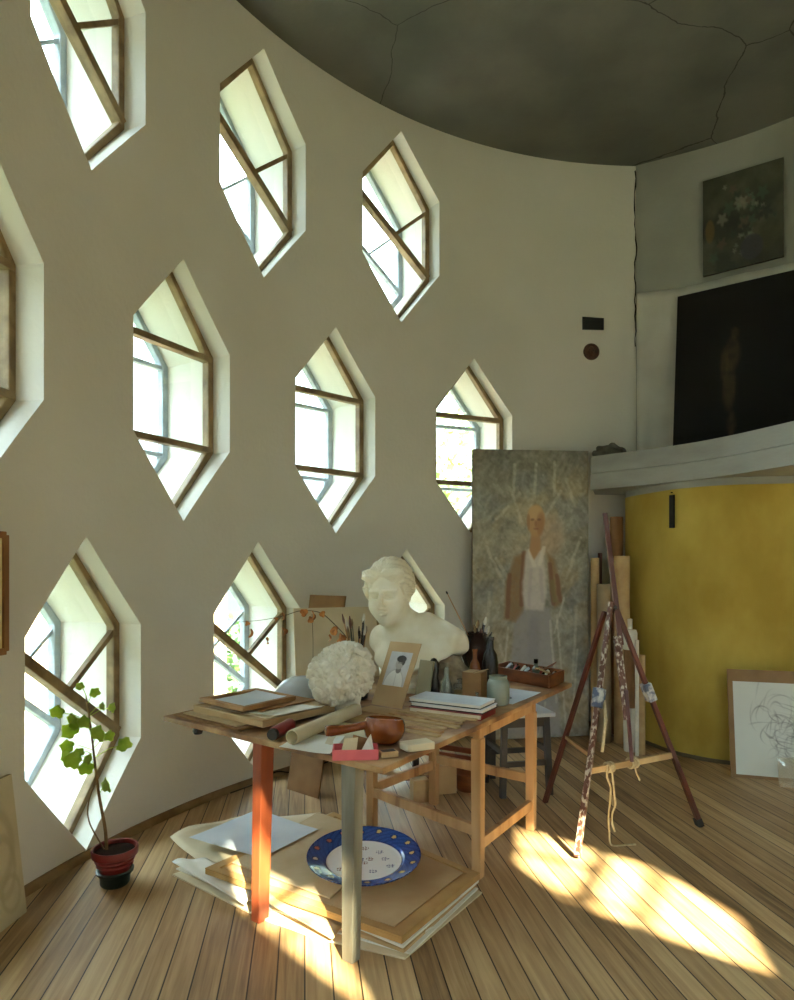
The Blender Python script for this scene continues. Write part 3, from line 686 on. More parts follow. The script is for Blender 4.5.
slabstack([(.12, 1.20), (.12, .78), (.52, .73), (.53, 1.18)], TAB + .0525, .004, paper_c, 'paper_sheet', 'cream sheet lying on the tan portfolio', 'paper')
sheet([T(.13, .90), T(.17, .74), T(.44, .70), T(.42, .92)], paper_w, 'white sheet sticking out beneath the old frame', TAB + .057, .008)
slabstack([(.44, .96), (.45, .74), (.545, .72), (.55, .96)], TAB + .057, .004, paper_t, 'paper_sheet', 'tan sheet at the right end of the left stack', 'paper')
slabstack([(.17, 1.24), (.17, .86), (.52, .82), (.53, 1.22)], TAB + .0625, .008, card_brown, 'cardboard_mount', 'dark brown mount directly under the old frame', 'cardboard')
zf = TAB + .071
fq = [at(243, 708, zf + .02), at(296, 696, zf + .02), at(257, 688, zf + .02), at(199, 698, zf + .02)]
fr = thing('old_picture_frame', 'old brown wooden frame lying flat with a torn print in it', 'frame', (sum(p.x for p in fq) / 4, sum(p.y for p in fq) / 4, zf))
cN = sum((p for p in fq), Vector()) / 4
for i in range(4):
    p, q = fq[i], fq[(i + 1) % 4]; ins = lambda x: x + (cN - x) * .17
    a, b, c_, d_ = p, q, ins(q), ins(p)
    mb = MB().prism([a.xy, b.xy, c_.xy, d_.xy], zf, zf + .022); mb.build('frame_rail', wood, fr, bevel=.004)
ins = lambda x, k_=.12: x + (cN - x) * k_
MB().prism([ins(p).xy for p in fq], zf + .001, zf + .006).build('backing', card_brown, fr)
sheet([ins(fq[0], .3), ins(fq[1], .2), ins(fq[2], .16), ins(fq[3], .24)], paper_b, 'crumpled bluish white print lying inside the old wooden frame', zf + .0075, .014)

# enamel dome, brush jar, dried branch
ed = Vector((-.545, 3.78, TAB))
solo(MB().lathe([(.165, .001), (.166, .006), (.158, .03), (.14, .066), (.108, .097), (.066, .117), (.03, .123), (.001, .124)], ed, 48), 'enamel_dome', enamel, 'upturned grey blue enamel basin behind the curly head', 'basin', smooth=True)
def brush(p0, p1, r, tip, mt, label, hair=.05, group=None, name='paint_brush'):
    p0, p1 = Vector(p0), Vector(p1); d_ = (p1 - p0).normalized(); t_ = thing(name, label, 'brush', p0, group)
    e_ = p1 - d_ * hair
    MB().tube([p0, p0.lerp(e_, .6), e_], [r * .6, r * 1.1, r * .9], 7).build('handle', mt, t_, smooth=True)
    MB().tube([e_, e_ + d_ * hair * .4, p1], [r * 1.2, r * 2.0, r * .7], 7).build('bristles', tip, t_, smooth=True)
bj = Vector((-.225, 3.74, TAB))
jl = [(.05, .001), (.058, .01), (.058, .16), (.054, .165), (.05, .16), (.05, .012), (.001, .01)]
solo(MB().lathe(jl, bj, 28), 'brush_jar', iron, 'dark jar of brushes behind the curly head', 'jar', smooth=True)
tips = [brass, black, white_cap, easel_wood]
for i in range(15):
    a = rnd.uniform(0, 6.28); rr_ = rnd.uniform(.0, .03); k_ = rnd.uniform(.04, .12); top = rnd.uniform(.38, .50)
    if i > 9: a = rnd.uniform(-.6, .6)
    brush(bj + Vector((-.6 * rr_ * math.cos(a), -.6 * rr_ * math.sin(a), .013)), bj + Vector((math.cos(a) * k_ * .85, math.sin(a) * k_ * .3, top)), rnd.uniform(.003, .005), tips[i % 4], [wood, black, iron][i % 3],
          'brush standing in the dark jar behind the curly head', rnd.uniform(.04, .08), 'brushes in the dark jar')
db = thing('dried_branch', 'thin dried branch with curled orange leaves arching over the curly head', 'branch', bj + Vector((.0, -.02, .01)))
path = [bj + Vector((.01, -.02, .0145)), bj + Vector((.0, -.02, .2)), atY(349, 641, 3.76), atY(330, 620, 3.74), atY(318, 612, 3.72), atY(300, 611, 3.7), atY(283, 616, 3.68), atY(262, 620, 3.66), atY(240, 622, 3.64)]
pts = catmull(path, 8); MB().tube(pts, [.0035 - .0022 * i / len(pts) for i in range(len(pts))], 6).build('stem', twig, db, smooth=True)
def dleaf(p, s, parent, mt, a, name='leaf', droop=1.0, lobes=0, tilt=None):
    mb = MB(); vs = []; ring = 14; nr = 4; M_ = tilt or (Matrix.Rotation(a, 3, 'Z') @ Matrix.Rotation(rnd.uniform(-.5, .5), 3, 'Y') @ Matrix.Rotation(PI / 2 * rnd.uniform(.8, 1.1), 3, 'X'))
    vs.append(Vector(p))
    for j in range(1, nr + 1):
        for k_ in range(ring):
            t_ = 2 * PI * k_ / ring; r_ = s * j / nr * ((.6 + .4 * abs(math.cos(t_ * 1.5))) if not lobes else (.86 + .14 * math.cos(5 * t_)) * (1 - .45 * math.exp(-((t_ - PI / 2) ** 2) / .06)))
            q_ = Vector((r_ * math.cos(t_), r_ * math.sin(t_) - (s * .9 if not lobes else 0), droop * s * .35 * math.sin(2 * t_ + a) * (j / nr) ** 2))
            vs.append(Vector(p) + M_ @ q_)
    fs = [(0, 1 + k_, 1 + (k_ + 1) % ring) for k_ in range(ring)]
    for j in range(nr - 1):
        for k_ in range(ring): fs.append((1 + j * ring + k_, 1 + (j + 1) * ring + k_, 1 + (j + 1) * ring + (k_ + 1) % ring, 1 + j * ring + (k_ + 1) % ring))
    o = mb.add(vs, fs).build(name, mt, parent, smooth='all'); so_ = o.modifiers.new('Thickness', 'SOLIDIFY'); so_.thickness = .0015
    return o
for x, y, s in ((252, 634, .024), (267, 643, .02), (283, 618, .022), (284, 632, .026), (302, 614, .022), (314, 616, .030), (333, 632, .026), (341, 638, .028), (275, 622, .016), (309, 622, .018), (322, 616, .018), (248, 626, .014), (330, 640, .02)):
    dleaf(atY(x, y - 5, 3.66), s * 1.15, db, dry_leaf, rnd.uniform(0, 6))
for x, y, Y0 in ((313, 660, 3.72),):
    MB().tube([atY(312, 614, 3.715), atY(313, 640, 3.72), atY(313, 668, 3.72)], .0016, 5).build('twig', twig, db, smooth=True)
# boards leaning behind
def leanboard(b0, b1, top, dep, t, mt, name, label, cat, z0=.001):
    b0, b1 = Vector(b0), Vector(b1); e = (b1 - b0).normalized(); n_ = Vector((-e.y, e.x, 0)); l_ = n_ * dep + Z * top
    return solo(MB().slab([b0, b1, b1 + l_, b0 + l_], t), name, mt, label, cat, bevel=.002)
leanboard(Vector((-.66, 4.30, TAB + .002)), Vector((-.12, 4.52, TAB + .002)), .475, .07, .012, paper_c, 'leaning_board', 'pale tan drawing board leaning behind the curly head', 'board')
# ------------------------------------------------------------------ far right of the table
jc = Vector((.485, 4.02, TAB))
solo(MB().lathe([(.06, .001), (.075, .02), (.082, .10), (.075, .165), (.088, .20), (.098, .245), (.092, .29), (.066, .325), (.058, .34), (.064, .352), (.056, .352), (.05, .335), (.08, .27), (.08, .22), (.001, .19)], jc, 36), 'brown_jug', jug_mat, 'dark brown glazed jug full of brushes at the back of the table', 'jug', smooth=True)
for i, (x, y) in enumerate(((446, 591), (460, 626), (463, 632), (478, 620), (484, 622), (489, 626), (481, 628), (474, 625), (492, 632), (486, 617))):
    e = atY(x, y, 4.0 + rnd.uniform(-.06, .06)); b_ = jc + Vector((rnd.uniform(-.02, .02), rnd.uniform(-.02, .02), .21))
    brush(b_, e, (.006 if i % 2 else .004) if i else .003, tips[(i + 1) % 4], [wood, black][i % 2], 'long thin brush leaning far left out of the brown jug' if i == 0 else 'brush crowded in the mouth of the brown jug', .02 if i == 0 else .05, None if i == 0 else 'brushes in the brown jug')
bc = Vector((.545, 3.855, TAB))
solo(MB().lathe([(.04, .001), (.046, .01), (.048, .19), (.04, .24), (.022, .27), (.02, .32), (.024, .325), (.024, .34), (.001, .34)], bc, 28), 'black_bottle', black, 'tall black bottle beside the brown jug', 'bottle', smooth=True)
bc = Vector((.455, 3.845, TAB))
solo(MB().lathe([(.03, .001), (.036, .01), (.036, .15), (.026, .19), (.013, .215), (.013, .255), (.016, .258), (.016, .272), (.001, .272)], bc, 24), 'amber_bottle', amber, 'amber bottle between the carton and the brown jug', 'bottle', smooth=True)
kc = at(476, 703, TAB)
kt = thing('brown_carton', 'small brown carton standing behind the glass vial', 'box', (kc.x, kc.y + .06, TAB))
MB().box((kc.x, kc.y + .06, TAB + .0835), (.11, .10, .165), -.5).build('body', card_brown, kt, bevel=.002)
MB().box((kc.x - .02, kc.y + .055, TAB + .168), (.055, .10, .003), -.5).build('flap', card_tan, kt)
MB().box((kc.x + .032, kc.y + .035, TAB + .17), (.05, .10, .003), -.5, 0, -.25).build('flap', card_tan, kt)
fj = at(499, 706, TAB) + Vector((0, .03, 0))
solo(MB().lathe([(.045, .001), (.058, .008), (.061, .03), (.061, .115), (.054, .135), (.048, .142), (.05, .158), (.045, .158), (.043, .143), (.05, .132), (.056, .112), (.056, .03), (.05, .012), (.001, .010)], fj, 40), 'glass_jar', jarglass, 'cloudy grey green glass jar at the table edge', 'jar', smooth=True)
gb = at(447, 701, TAB) + Vector((0, .03, 0))
solo(MB().lathe([(.03, .001), (.034, .008), (.034, .07), (.026, .10), (.013, .13), (.011, .18), (.015, .184), (.011, .185), (.009, .13), (.03, .07), (.03, .01), (.001, .008)], gb, 28), 'clear_bottle', clearglass, 'clear long necked glass bottle behind the sketchbooks', 'bottle', smooth=True)
sb = at(461, 700, TAB) + Vector((0, .03, 0))
so1 = thing('square_bottle', 'short square glass bottle of yellowish oil behind the sketchbooks', 'bottle', (sb.x, sb.y, TAB))
MB().box((sb.x, sb.y, TAB + .045), (.075, .06, .088), -.3).build('body', clearglass, so1, bevel=.008)
MB().box((sb.x, sb.y, TAB + .03), (.062, .048, .05), -.3).build('oil', mat('yellow_oil', (176, 152, 92), .3), so1)
MB().lathe([(.016, .0885), (.016, .105), (.02, .106), (.02, .115), (.001, .115)], (sb.x, sb.y, TAB), 20).build('neck', clearglass, so1, smooth=True)
gv = at(477, 705.5, TAB)
solo(MB().lathe([(.012, .001), (.016, .006), (.016, .035), (.008, .045), (.008, .062), (.011, .064), (.011, .07), (.001, .07)], gv, 18), 'glass_vial', clearglass, 'tiny glass vial in front of the brown carton', 'bottle', smooth=True)
cf = lambda P: smin(smin(s_ell(P, (0, 0, .16), (.075, .065, .09)), s_ell(P, (-.03, -.01, .07), (.055, .05, .07)), .03), s_ell(P, (.05, .0, .10), (.045, .05, .08)), .03) + .012 * np.sin(P[..., 0] * 60 + P[..., 2] * 30) * np.sin(P[..., 2] * 55 + P[..., 1] * 50)
cfm = lambda P: np.maximum(cf(P), .004 - P[..., 2])
mb = nets(cfm, (-.13, -.1, -.02), (.13, .1, .28), .006); cl0 = Vector((.322, 3.82, TAB))
mb.v = [(x + cl0.x, y + cl0.y, max(z, .001) + cl0.z) for x, y, z in mb.v]
solo(mb, 'clay_model', clay, 'rough grey brown clay lump below the bust shoulder', 'sculpture', smooth='all')
bb = Vector((.203, 3.62, TAB))
solo(MB().lathe([(.028, .001), (.032, .01), (.032, .10), (.024, .15), (.028, .19), (.026, .225), (.014, .245), (.001, .25)], bb, 24), 'black_flask', black, 'slim black flask in front of the clay lump', 'bottle', smooth=True)
leanboard(at(414, 706, TAB + .001) + Vector((0, .08, 0)), at(428, 709, TAB + .001) + Vector((0, .08, 0)), .235, .05, .01, mat('olive_card', (150, 140, 108), .8), 'olive_board', 'narrow olive grey board propped right of the photograph folder', 'board')
# sketchbooks
s0 = at(409, 712, TAB); s1 = at(481, 721, TAB); es = (s1 - s0).normalized(); ns = Vector((-es.y, es.x, 0)); ls = (s1 - s0).length
for i, (nm_, z0, t_, mt, label, da, db_) in enumerate((('book', .001, .028, red_paint, 'red covered book at the bottom of the sketchbook stack', 0, 0), ('sketchbook', .030, .022, paper_w, 'middle sketchbook with a black edge line in the stack', .004, .012), ('sketchbook', .053, .022, paper_b, 'topmost white sketchbook of the stack', -.004, .006))):
    o0 = s0 + es * da + ns * db_; t = thing('sketchbook' if i else 'red_book', label, 'book', (*(o0 + es * ls / 2 + ns * .09).xy, TAB + z0))
    q = [o0, o0 + es * ls, o0 + es * ls + ns * .19, o0 + ns * .19]
    ii = [p + (sum(q, Vector()) / 4 - p) * .02 for p in q]
    MB().prism([p.xy for p in ii], TAB + z0 + .004, TAB + z0 + t_ - .004).build('pages', paper_w if i else paper_c, t)
    MB().prism([p.xy for p in q], TAB + z0, TAB + z0 + .004).build('back_cover', black if i else red_paint, t)
    MB().prism([p.xy for p in q], TAB + z0 + t_ - .004, TAB + z0 + t_).build('front_cover', paper_b if i else red_paint, t)
    if i == 0: MB().box(o0 + es * ls + ns * .095 + Z * (z0 + .014), (.003, .18, .026), math.atan2(es.y, es.x)).build('spine', red_paint, t)
# wooden strips
for i in range(7):
    a0_ = T(.50 + .062 * i, .045 + .02 * (i % 3)); b0_ = a0_ + v * (.42 - .03 * (i % 2)) + u * rnd.uniform(-.03, .03)
    zz = TAB + .001; MBs = MB().bar(a0_ + Z * (.001 + .004), b0_ + Z * .005, .034, .008, u)
    solo(MBs, 'wooden_strip', [roll_m, wood_leg, card_tan][i % 3], 'flat wooden strip lying across the table in front of the sketchbooks', 'wood strip', 'wooden strips beside the dipper', bevel=.001)
# papers at the far corner
sheet([T(1.32, .05), T(1.72, .04), T(1.74, .36), T(1.34, .34)], paper_b, 'bluish white sheet at the far right table corner by the paintbox', TAB + .001, .004)
for i, (a, b) in enumerate(((1.45, .12), (1.5, .2))):
    solo(MB().bar(T(a, b, TAB + .0065), T(a + .1, b + .12, TAB + .0065), .012, .006), 'palette_knife', [steel, white_cap][i], ['steel blade lying on the far sheet of paper', 'white stick lying on the far sheet of paper'][i], 'tool')
# paint box
c0_ = at(550, 688, TAB) + u * -.02; e1 = (at(505, 680, TAB) - c0_).normalized(); e2 = u * 1.0; Lx, Ly = .50, .27
def pbx(a, b, z): p = c0_ + e1 * a + e2 * b; return Vector((p.x, p.y, TAB + z))
ptb = thing('paint_box', 'open brown wooden paintbox tray filled with tubes and tools', 'paint box', pbx(Lx / 2, Ly / 2, 0))
MB().prism([pbx(0, 0, 0).xy, pbx(0, Ly, 0).xy, pbx(Lx, Ly, 0).xy, pbx(Lx, 0, 0).xy], TAB + .001, TAB + .009).build('tray_floor', tray_wood, ptb)
for p, q in (((0, 0), (Lx, 0)), ((0, Ly), (Lx, Ly)), ((0, 0), (0, Ly)), ((Lx, 0), (Lx, Ly))):
    MB().bar(pbx(*p, .041), pbx(*q, .041), .012, .08, None).build('side', tray_wood, ptb, bevel=.002)
MB().bar(pbx(.2, .01, .04), pbx(.2, Ly - .01, .04), .006, .06, None).build('divider', tray_wood, ptb)
tcol = [steel, white_cap, black, red_paint, iron, enamel]
for i in range(12):
    a = .05 + .033 * i + (.03 if i > 4 else 0); b = rnd.uniform(.05, .12); h_ = .05 + .02 * (i % 2)
    p = pbx(a, b, .03 + .012 * (i % 3)); q = pbx(a + rnd.uniform(-.02, .02), b + .11, .07 + .012 * (i % 2)); t = thing('paint_tube', 'small paint tube heaped in the wooden paintbox', 'paint tube', p, 'tubes in the paintbox')
    MB().tube([p, p.lerp(q, .8)], [.004, .012], 8).build('body', tcol[i % 6], t, smooth=True); MB().tube([p.lerp(q, .8), p.lerp(q, .86), q], [.012, .006, .006], 8).build('cap', black, t, smooth=True)
pbt = pbx(.18, .15, .0)
pb2 = thing('tiny_bottle', 'little grey bottle with a dark stopper standing in the paintbox', 'bottle', pbt + Z * .01)
MB().lathe([(.022, .0095), (.026, .014), (.026, .085), (.012, .10), (.012, .115), (.001, .115)], pbt, 18).build('body', jarglass, pb2, smooth=True)
MB().lathe([(.011, .116), (.014, .12), (.014, .145), (.001, .145)], pbt, 14).build('stopper', black, pb2, smooth=True)
mb = MB(); pal = [pbx(.02 + .15 * t, .10 + .05 * math.sin(t * 3), .085 + .05 * (1 - t) ** 2) for t in np.linspace(0, 1, 10)]
for i in range(9): mb.bar(pal[i], pal[i + 1], .07, .004, e2)
solo(mb, 'curved_palette', tray_wood, 'curved brown palette board resting across the paintbox', 'palette')
for i in range(2):
    p = pbx(.02, .03 + .02 * i, .088); solo(MB().bar(p, pbx(.16 + .03 * i, .15, .088), .016, .006), 'wooden_spatula', roll_m, ['light wooden spatula on the right rim of the paintbox, nearer the camera', 'light wooden spatula on the right rim of the paintbox, further back'][i], 'tool')

# ================================================================== UNDER AND AROUND THE TABLE
# dark stool
sq = [at(517, 797, 0), at(541, 799, 0), at(497, 772, 0), at(470, 780, 0)]
scn = Vector((.84, 4.62, 0))
st = thing('dark_stool', 'dark painted wooden stool with a pale seat standing behind the table', 'stool', scn)
hs = .17; aS = math.radians(12); RS = Matrix.Rotation(aS, 3, 'Z')
for sx in (-1, 1):
    for sy in (-1, 1):
        p = scn + RS @ Vector((sx * hs, sy * hs, .001)); q = scn + RS @ Vector((sx * (hs - .02), sy * (hs - .02), .535)); MB().bar(p, q, .04, .04, RS @ Vector((1, 0, 0))).build('leg', dark_wood, st, bevel=.003)
for sx, sy, z in ((0, -1, .22), (0, 1, .22), (-1, 0, .3), (1, 0, .3)):
    d_ = RS @ Vector((1, 0, 0)) if sx == 0 else RS @ Vector((0, 1, 0)); c_ = scn + RS @ Vector((sx * (hs - .01), sy * (hs - .01), z)); MB().bar(c_ - d_ * hs * .86, c_ + d_ * hs * .86, .025, .035).build('stretcher', dark_wood, st)
    c_ = scn + RS @ Vector((sx * (hs - .022), sy * (hs - .022), .50)); MB().bar(c_ - d_ * hs * .8, c_ + d_ * hs * .8, .02, .07).build('apron', dark_wood, st)
MB().box(scn + Z * .55, (.40, .40, .028), aS).build('seat', paper_b, st, bevel=.005)
# second dark trestle legs seen behind
sc2 = Vector((.42, 4.95, 0)); st2 = thing('low_bench', 'low dark bench in the shadow behind the table', 'bench', sc2)
for sx in (-.28, .28):
    for sy in (-.11, .11): MB().bar(sc2 + Vector((sx, sy, .001)), sc2 + Vector((sx, sy, .40)), .045, .045).build('leg', dark_wood, st2, bevel=.003)
MB().box(sc2 + Z * .415, (.68, .30, .03)).build('seat', dark_wood, st2, bevel=.004)
for sy in (-.11, .11): MB().bar(sc2 + Vector((-.26, sy, .2)), sc2 + Vector((.26, sy, .12)), .02, .04).build('brace', wood_red, st2)
# wood scraps and boxes on the floor behind
wc = [card_brown, wood, tray_wood, roll_m, wood_red, roll_br]
for i in range(11):
    x = rnd.uniform(.05, .62); y = 4.72 - .0 * i + rnd.uniform(-.1, .02); a = rnd.uniform(-.5, .7); z = .014 + .026 * (i // 3)
    solo(MB().bar(Vector((x - .15 * math.cos(a) - .05, y - .10 * math.sin(a), z)), Vector((x + .15 * math.cos(a) - .05, y + .10 * math.sin(a), z)), .05, .024, Vector((-math.sin(a), math.cos(a), 0))), 'wood_offcut', wc[i % 6], 'short wood offcut in the heap on the floor behind the table', 'wood offcut', 'wood offcuts behind the table', bevel=.002)
for (x, y, s, mt, lb) in ((420, 806, .15, roll_m, 'pale yellow wooden block on the floor left of the back table leg'), (446, 797, .19, card_tan, 'yellowish wooden block on the floor right of the back table leg')):
    p = at(x, y, 0); solo(MB().box((p.x, p.y + .09, s / 2 + .001), (s * .75, .08, s), .3), 'wooden_block', mt, lb, 'wooden block', bevel=.004)
pw = at(487, 777, .0); solo(MB().lathe([(.08, .001), (.10, .03), (.11, .12), (.10, .125), (.094, .04), (.001, .02)], (.50, 4.60, 0), 28), 'wooden_bowl', tray_wood, 'round orange wooden tub on the floor beneath the table', 'tub', smooth=True)
# cardboard panel against the wall
bp0 = at(287, 789, .001); bp1 = at(318, 799, .001)
bo_ = solo(MB().slab([bp0, bp1, bp1 + Vector((.16, .30, 1.345)), bp0 + Vector((.12, .30, 1.345))], .012), 'hardboard_sheet', card_brown, 'narrow brown panel standing on the floor against the wall behind the table', 'board', bevel=.002)

# ------------------------------------------------------------------ the heap of papers on the floor
def fl_poly(pts, z): return [at(x, y, z).xy for x, y in pts]
def floorsheet(pts, z, t, mt, name, label, cat='paper', zz=None):
    P_ = fl_poly(pts, z + t if zz is None else zz); return solo(MB().prism(P_, z, z + t), name, mt, label, cat, bevel=.001 if t < .01 else .003)
floorsheet([(172, 874), (262, 918), (318, 938), (405, 958), (482, 892), (330, 820)], .001, .008, paper_c, 'paper_sheet', 'large cream sheet at the very bottom of the floor heap')
floorsheet([(176, 868), (270, 908), (330, 930), (410, 953), (478, 888), (320, 822)], .0095, .007, paper_w, 'paper_sheet', 'white sheet near the bottom of the floor heap')
floorsheet([(184, 860), (280, 905), (404, 950), (476, 884), (300, 820)], .017, .014, card_tan, 'cardboard_portfolio', 'tan portfolio low in the floor heap', 'portfolio')
floorsheet([(215, 866), (403, 946), (479, 880), (330, 815)], .0315, .012, paper_w, 'paper_stack', 'white block of paper in the middle of the floor heap')
floorsheet([(222, 860), (402, 942), (480, 876), (332, 812)], .044, .010, paper_t, 'paper_stack', 'tan block of paper below the big brown board')
# big brown board with a rim
bq = [(205, 868), (402, 937), (480, 873), (334, 812)]
P_ = [Vector((*p, 0)) for p in fl_poly(bq, .085)]; cB = sum(P_, Vector()) / 4
gold_card = mat('golden_board', (196, 158, 98), .7, (172, 132, 78), scale=5)
bb_ = thing('drawing_board', 'big brown drawing board on top of the floor heap carrying the blue rimmed dish', 'board', (cB.x, cB.y, .055))
MB().prism([p.xy for p in P_], .055, .079).build('panel', gold_card, bb_, bevel=.003)
for i in range(4):
    p, q = P_[i], P_[(i + 1) % 4]; n_ = lambda x, k_=.10: x + (cB - x) * k_
    MB().prism([p.xy, q.xy, n_(q).xy, n_(p).xy], .0795, .0855).build('rim', gold_card, bb_, bevel=.001)
MB().prism([(p + (cB - p) * .13).xy for p in P_], .0795, .0825).build('sheet', card_tan, bb_)
floorsheet([(232, 862), (330, 898), (392, 838), (318, 812)], .0865, .006, paper_t, 'paper_sheet', 'tan sheet under the dish on the brown board')
# loose sheets at left
sheet([at(189, 850, .03), at(262, 872, .03), at(318, 842, .03), at(258, 820, .03)], paper_b, 'bluish white sheet lying left on the floor heap', .094, .01)
def curlsheet(pts, mt, label, z0, lift, name='paper_sheet'):
    Pq = [at(x, y, .02) for x, y in pts]; vs = []; n_ = 12; fs = []
    for j in range(n_ + 1):
        for i in range(n_ + 1):
            a, b = i / n_, j / n_; p = Pq[0] * ((1 - a) * (1 - b)) + Pq[1] * (a * (1 - b)) + Pq[2] * (a * b) + Pq[3] * ((1 - a) * b)
            vs.append(Vector((p.x, p.y, z0 + lift * max(0, 1 - a * 2.2) ** 2 * (.6 + .4 * math.sin(b * 5)) + .006 * math.sin(b * 9 + a * 4) + .006)))
    for j in range(n_):
        for i in range(n_): q = j * (n_ + 1) + i; fs.append((q, q + n_ + 1, q + n_ + 2, q + 1))
    o = MB().add(vs, fs).build(name, mt, None, smooth='all'); origin(o); s_ = o.modifiers.new('Thickness', 'SOLIDIFY'); s_.thickness = .002; tag(o, label, 'paper')
curlsheet([(170, 846), (210, 873), (322, 816), (240, 822)], paper_c, 'cream sheet with its left edge curling up on the floor heap', .034, .05)
curlsheet([(172, 868), (244, 908), (262, 889), (206, 863)], paper_w, 'white sheet fanning out at the left foot of the floor heap', .033, .02)
curlsheet([(262, 907), (332, 943), (350, 926), (290, 900)], paper_t, 'torn tan sheet sticking out between the two front table legs', .033, .03)
curlsheet([(425, 934), (436, 925), (452, 905), (436, 905)], paper_w, 'small white paper corner sticking out right under the big board', .012, .01)

# the dish
dc = at(364, 860, .125)
def dish():
    n, prof = 256, []
    R_ = .276
    prof = [(0, .016), (.05, .0155), (.10, .015), (.15, .0155), (.190, .018), (.205, .026), (.215, .034), (.235, .040), (.258, .046), (.280, .052), (.293, .056), (.300, .058), (.300, .052), (.28, .045), (.22, .028), (.20, .010), (.17, .0), (.16, .0), (.155, .006), (0.002, .008)]
    prof = [(r * .92, z * .92) for r, z in prof]; fine = []
    for i in range(len(prof) - 1):
        k_ = 8 if i < 11 else 1
        for j in range(k_): t = j / k_; fine.append((prof[i][0] * (1 - t) + prof[i + 1][0] * t, prof[i][1] * (1 - t) + prof[i + 1][1] * t))
    fine.append(prof[-1]); fine[0] = (.002, fine[0][1])
    mb = MB(); M_ = Matrix.Rotation(math.radians(5), 4, 'X'); mb.lathe(fine, dc, n, M_)
    cols = []
    fl = [(k_ * 2 * PI / 16 + .12, .254 + .012 * (k_ % 2), .020) for k_ in range(16)] ; g = random.Random(3)
    mot = [(.03, .02), (-.03, -.015), (.11, .02), (-.10, .03), (.05, -.10), (-.06, .10), (.0, .13), (-.12, -.08), (.14, -.05), (.08, .09), (.0, -.02), (-.02, .015)]
    for i, (r, z) in enumerate(fine):
        for k_ in range(n):
            t = 2 * PI * k_ / n; r_ = r; r = r / .92; x, y = r * math.cos(t), r * math.sin(t); c = np.array((240, 240, 236.))
            if i < 90 and r > .198:
                c = np.array((46, 76, 142.)); q = math.sin(t * 32 + r * 200)
                if r < .206 or r > .292: c = np.array((24, 46, 112.))
                if .3 < q < .8: c = np.array((66, 108, 180.))
                for a, rr2, s in fl:
                    d_ = math.hypot(x - rr2 * math.cos(a), y - rr2 * math.sin(a))
                    if d_ < s: c = np.array([(214, 190, 120.), (224, 220, 206.), (190, 120, 96.)][int(a * 7) % 3]) if d_ < s * .65 else np.array((28, 50, 104.))
            elif i < 90:
                for a, b in mot:
                    d_ = math.hypot((x - a) * 1.0, y - b)
                    if d_ < .02 and (math.sin(x * 420 + a * 99) + math.sin(y * 390)) > .1: c = np.array([(150, 110, 96.), (120, 130, 110.), (110, 110, 140.)][int(abs(a * 100)) % 3])
            cols.append(c); r = r_
    mb.c = np.concatenate([tolin(np.array(cols)), np.ones((len(cols), 1))], 1)
    return mb
o = dish().build('blue_rimmed_dish', vcmat('glazed_china', .15, 0), None, smooth=True); origin(o); o.location.z = .0935
tag(o, 'large round white china dish with a blue flowered rim on the floor board', 'dish')

# ================================================================== EASEL
f1, f2_, f3 = at(577, 859, .0), at(545, 804, .0), at(700, 826, .0)
ap = atY(613, 612, 3.88)
ez = thing('tripod_easel', 'red brown spattered tripod easel with tied cord and tall mast', 'easel', ((f1 + f2_ + f3) / 3))
def elab(p, q, w_, d_, mt, nm, k=.0, **kw): return MB().bar(p, q, w_, d_, None, w_ * .85, d_ * .85).build(nm, mt, ez, bevel=.003)
a1, a2, a3 = ap + Vector((-.02, -.03, .06)), ap + Vector((-.04, .03, .0)), ap + Vector((.02, 0, .02))
elab(f1 + Z * .012, a1, .032, .026, easel_spat, 'leg'); elab(f2_ + Z * .012, a2, .032, .026, easel_wood, 'leg'); elab(f3 + Z * .012, a3, .036, .028, easel_wood, 'leg')
MB().bar(f3 + Z * .001, f3 + (a3 - f3).normalized() * .05, .042, .036).build('foot', iron, ez)
mast = atY(605, 513, 3.93); mb_ = atY(621, 645, 3.86)
elab(mb_, mast, .030, .022, easel_wood, 'mast')
ctop = atY(617, 636, 3.84); cbot = atY(632, 762, 3.64)
elab(ctop, atY(627, 720, 3.70), .042, .02, easel_spat, 'centre_post'); elab(atY(626, 690, 3.74), cbot, .022, .016, easel_wood, 'centre_post')
def on(p, q, y):      # the point of the line p-q seen at picture height y
    t = .5; lo_, hi_ = 0., 1.
    for _ in range(40):
        t = (lo_ + hi_) / 2; r = p.lerp(q, t); yy = HY - F * (r.z - HC) / r.y
        if yy > y: lo_ = t
        else: hi_ = t
    return p.lerp(q, t)
k1 = on(f1, a1, 771); k3 = on(f3, a3, 755); k2 = on(f2_, a2, 737)
xbar = MB().bar(k1, k3, .034, .02, Z).build('crossbar', roll_m, ez, bevel=.002)
MB().bar(k2, on(f1, a1, 756), .022, .016, Z).build('crossbar', roll_m, ez, bevel=.002)
for p, q, y in ((f1, a1, 698), (f3, a3, 692)):
    c_ = on(p, q, y); d_ = (q - p).normalized(); MB().bar(c_ - d_ * .055, c_ + d_ * .055, .062, .05).build('clamp', steel, ez, bevel=.004)
MB().tube([ap + Vector((0, -.04, .03)), ap + Vector((0, .05, .0))], .012, 10).build('bolt', iron, ez)
MB().tube([on(f1, a1, 700) + Vector((.03, 0, 0)), atY(606, 720, 3.62), atY(602, 752, 3.60)], .009, 7).build('hanging_cord', rope, ez, smooth=True)
cordm = MB(); kk = k1.lerp(k3, .22)
cd1 = [kk + Vector((-.012, -.018, .02)), kk + Vector((-.014, -.02, -.05))] + [Vector((kk.x + .006 * math.sin(i), kk.y - .02, kk.z - .05 - i * .05)) for i in range(1, 7) if kk.z - .05 - i * .05 > .03]
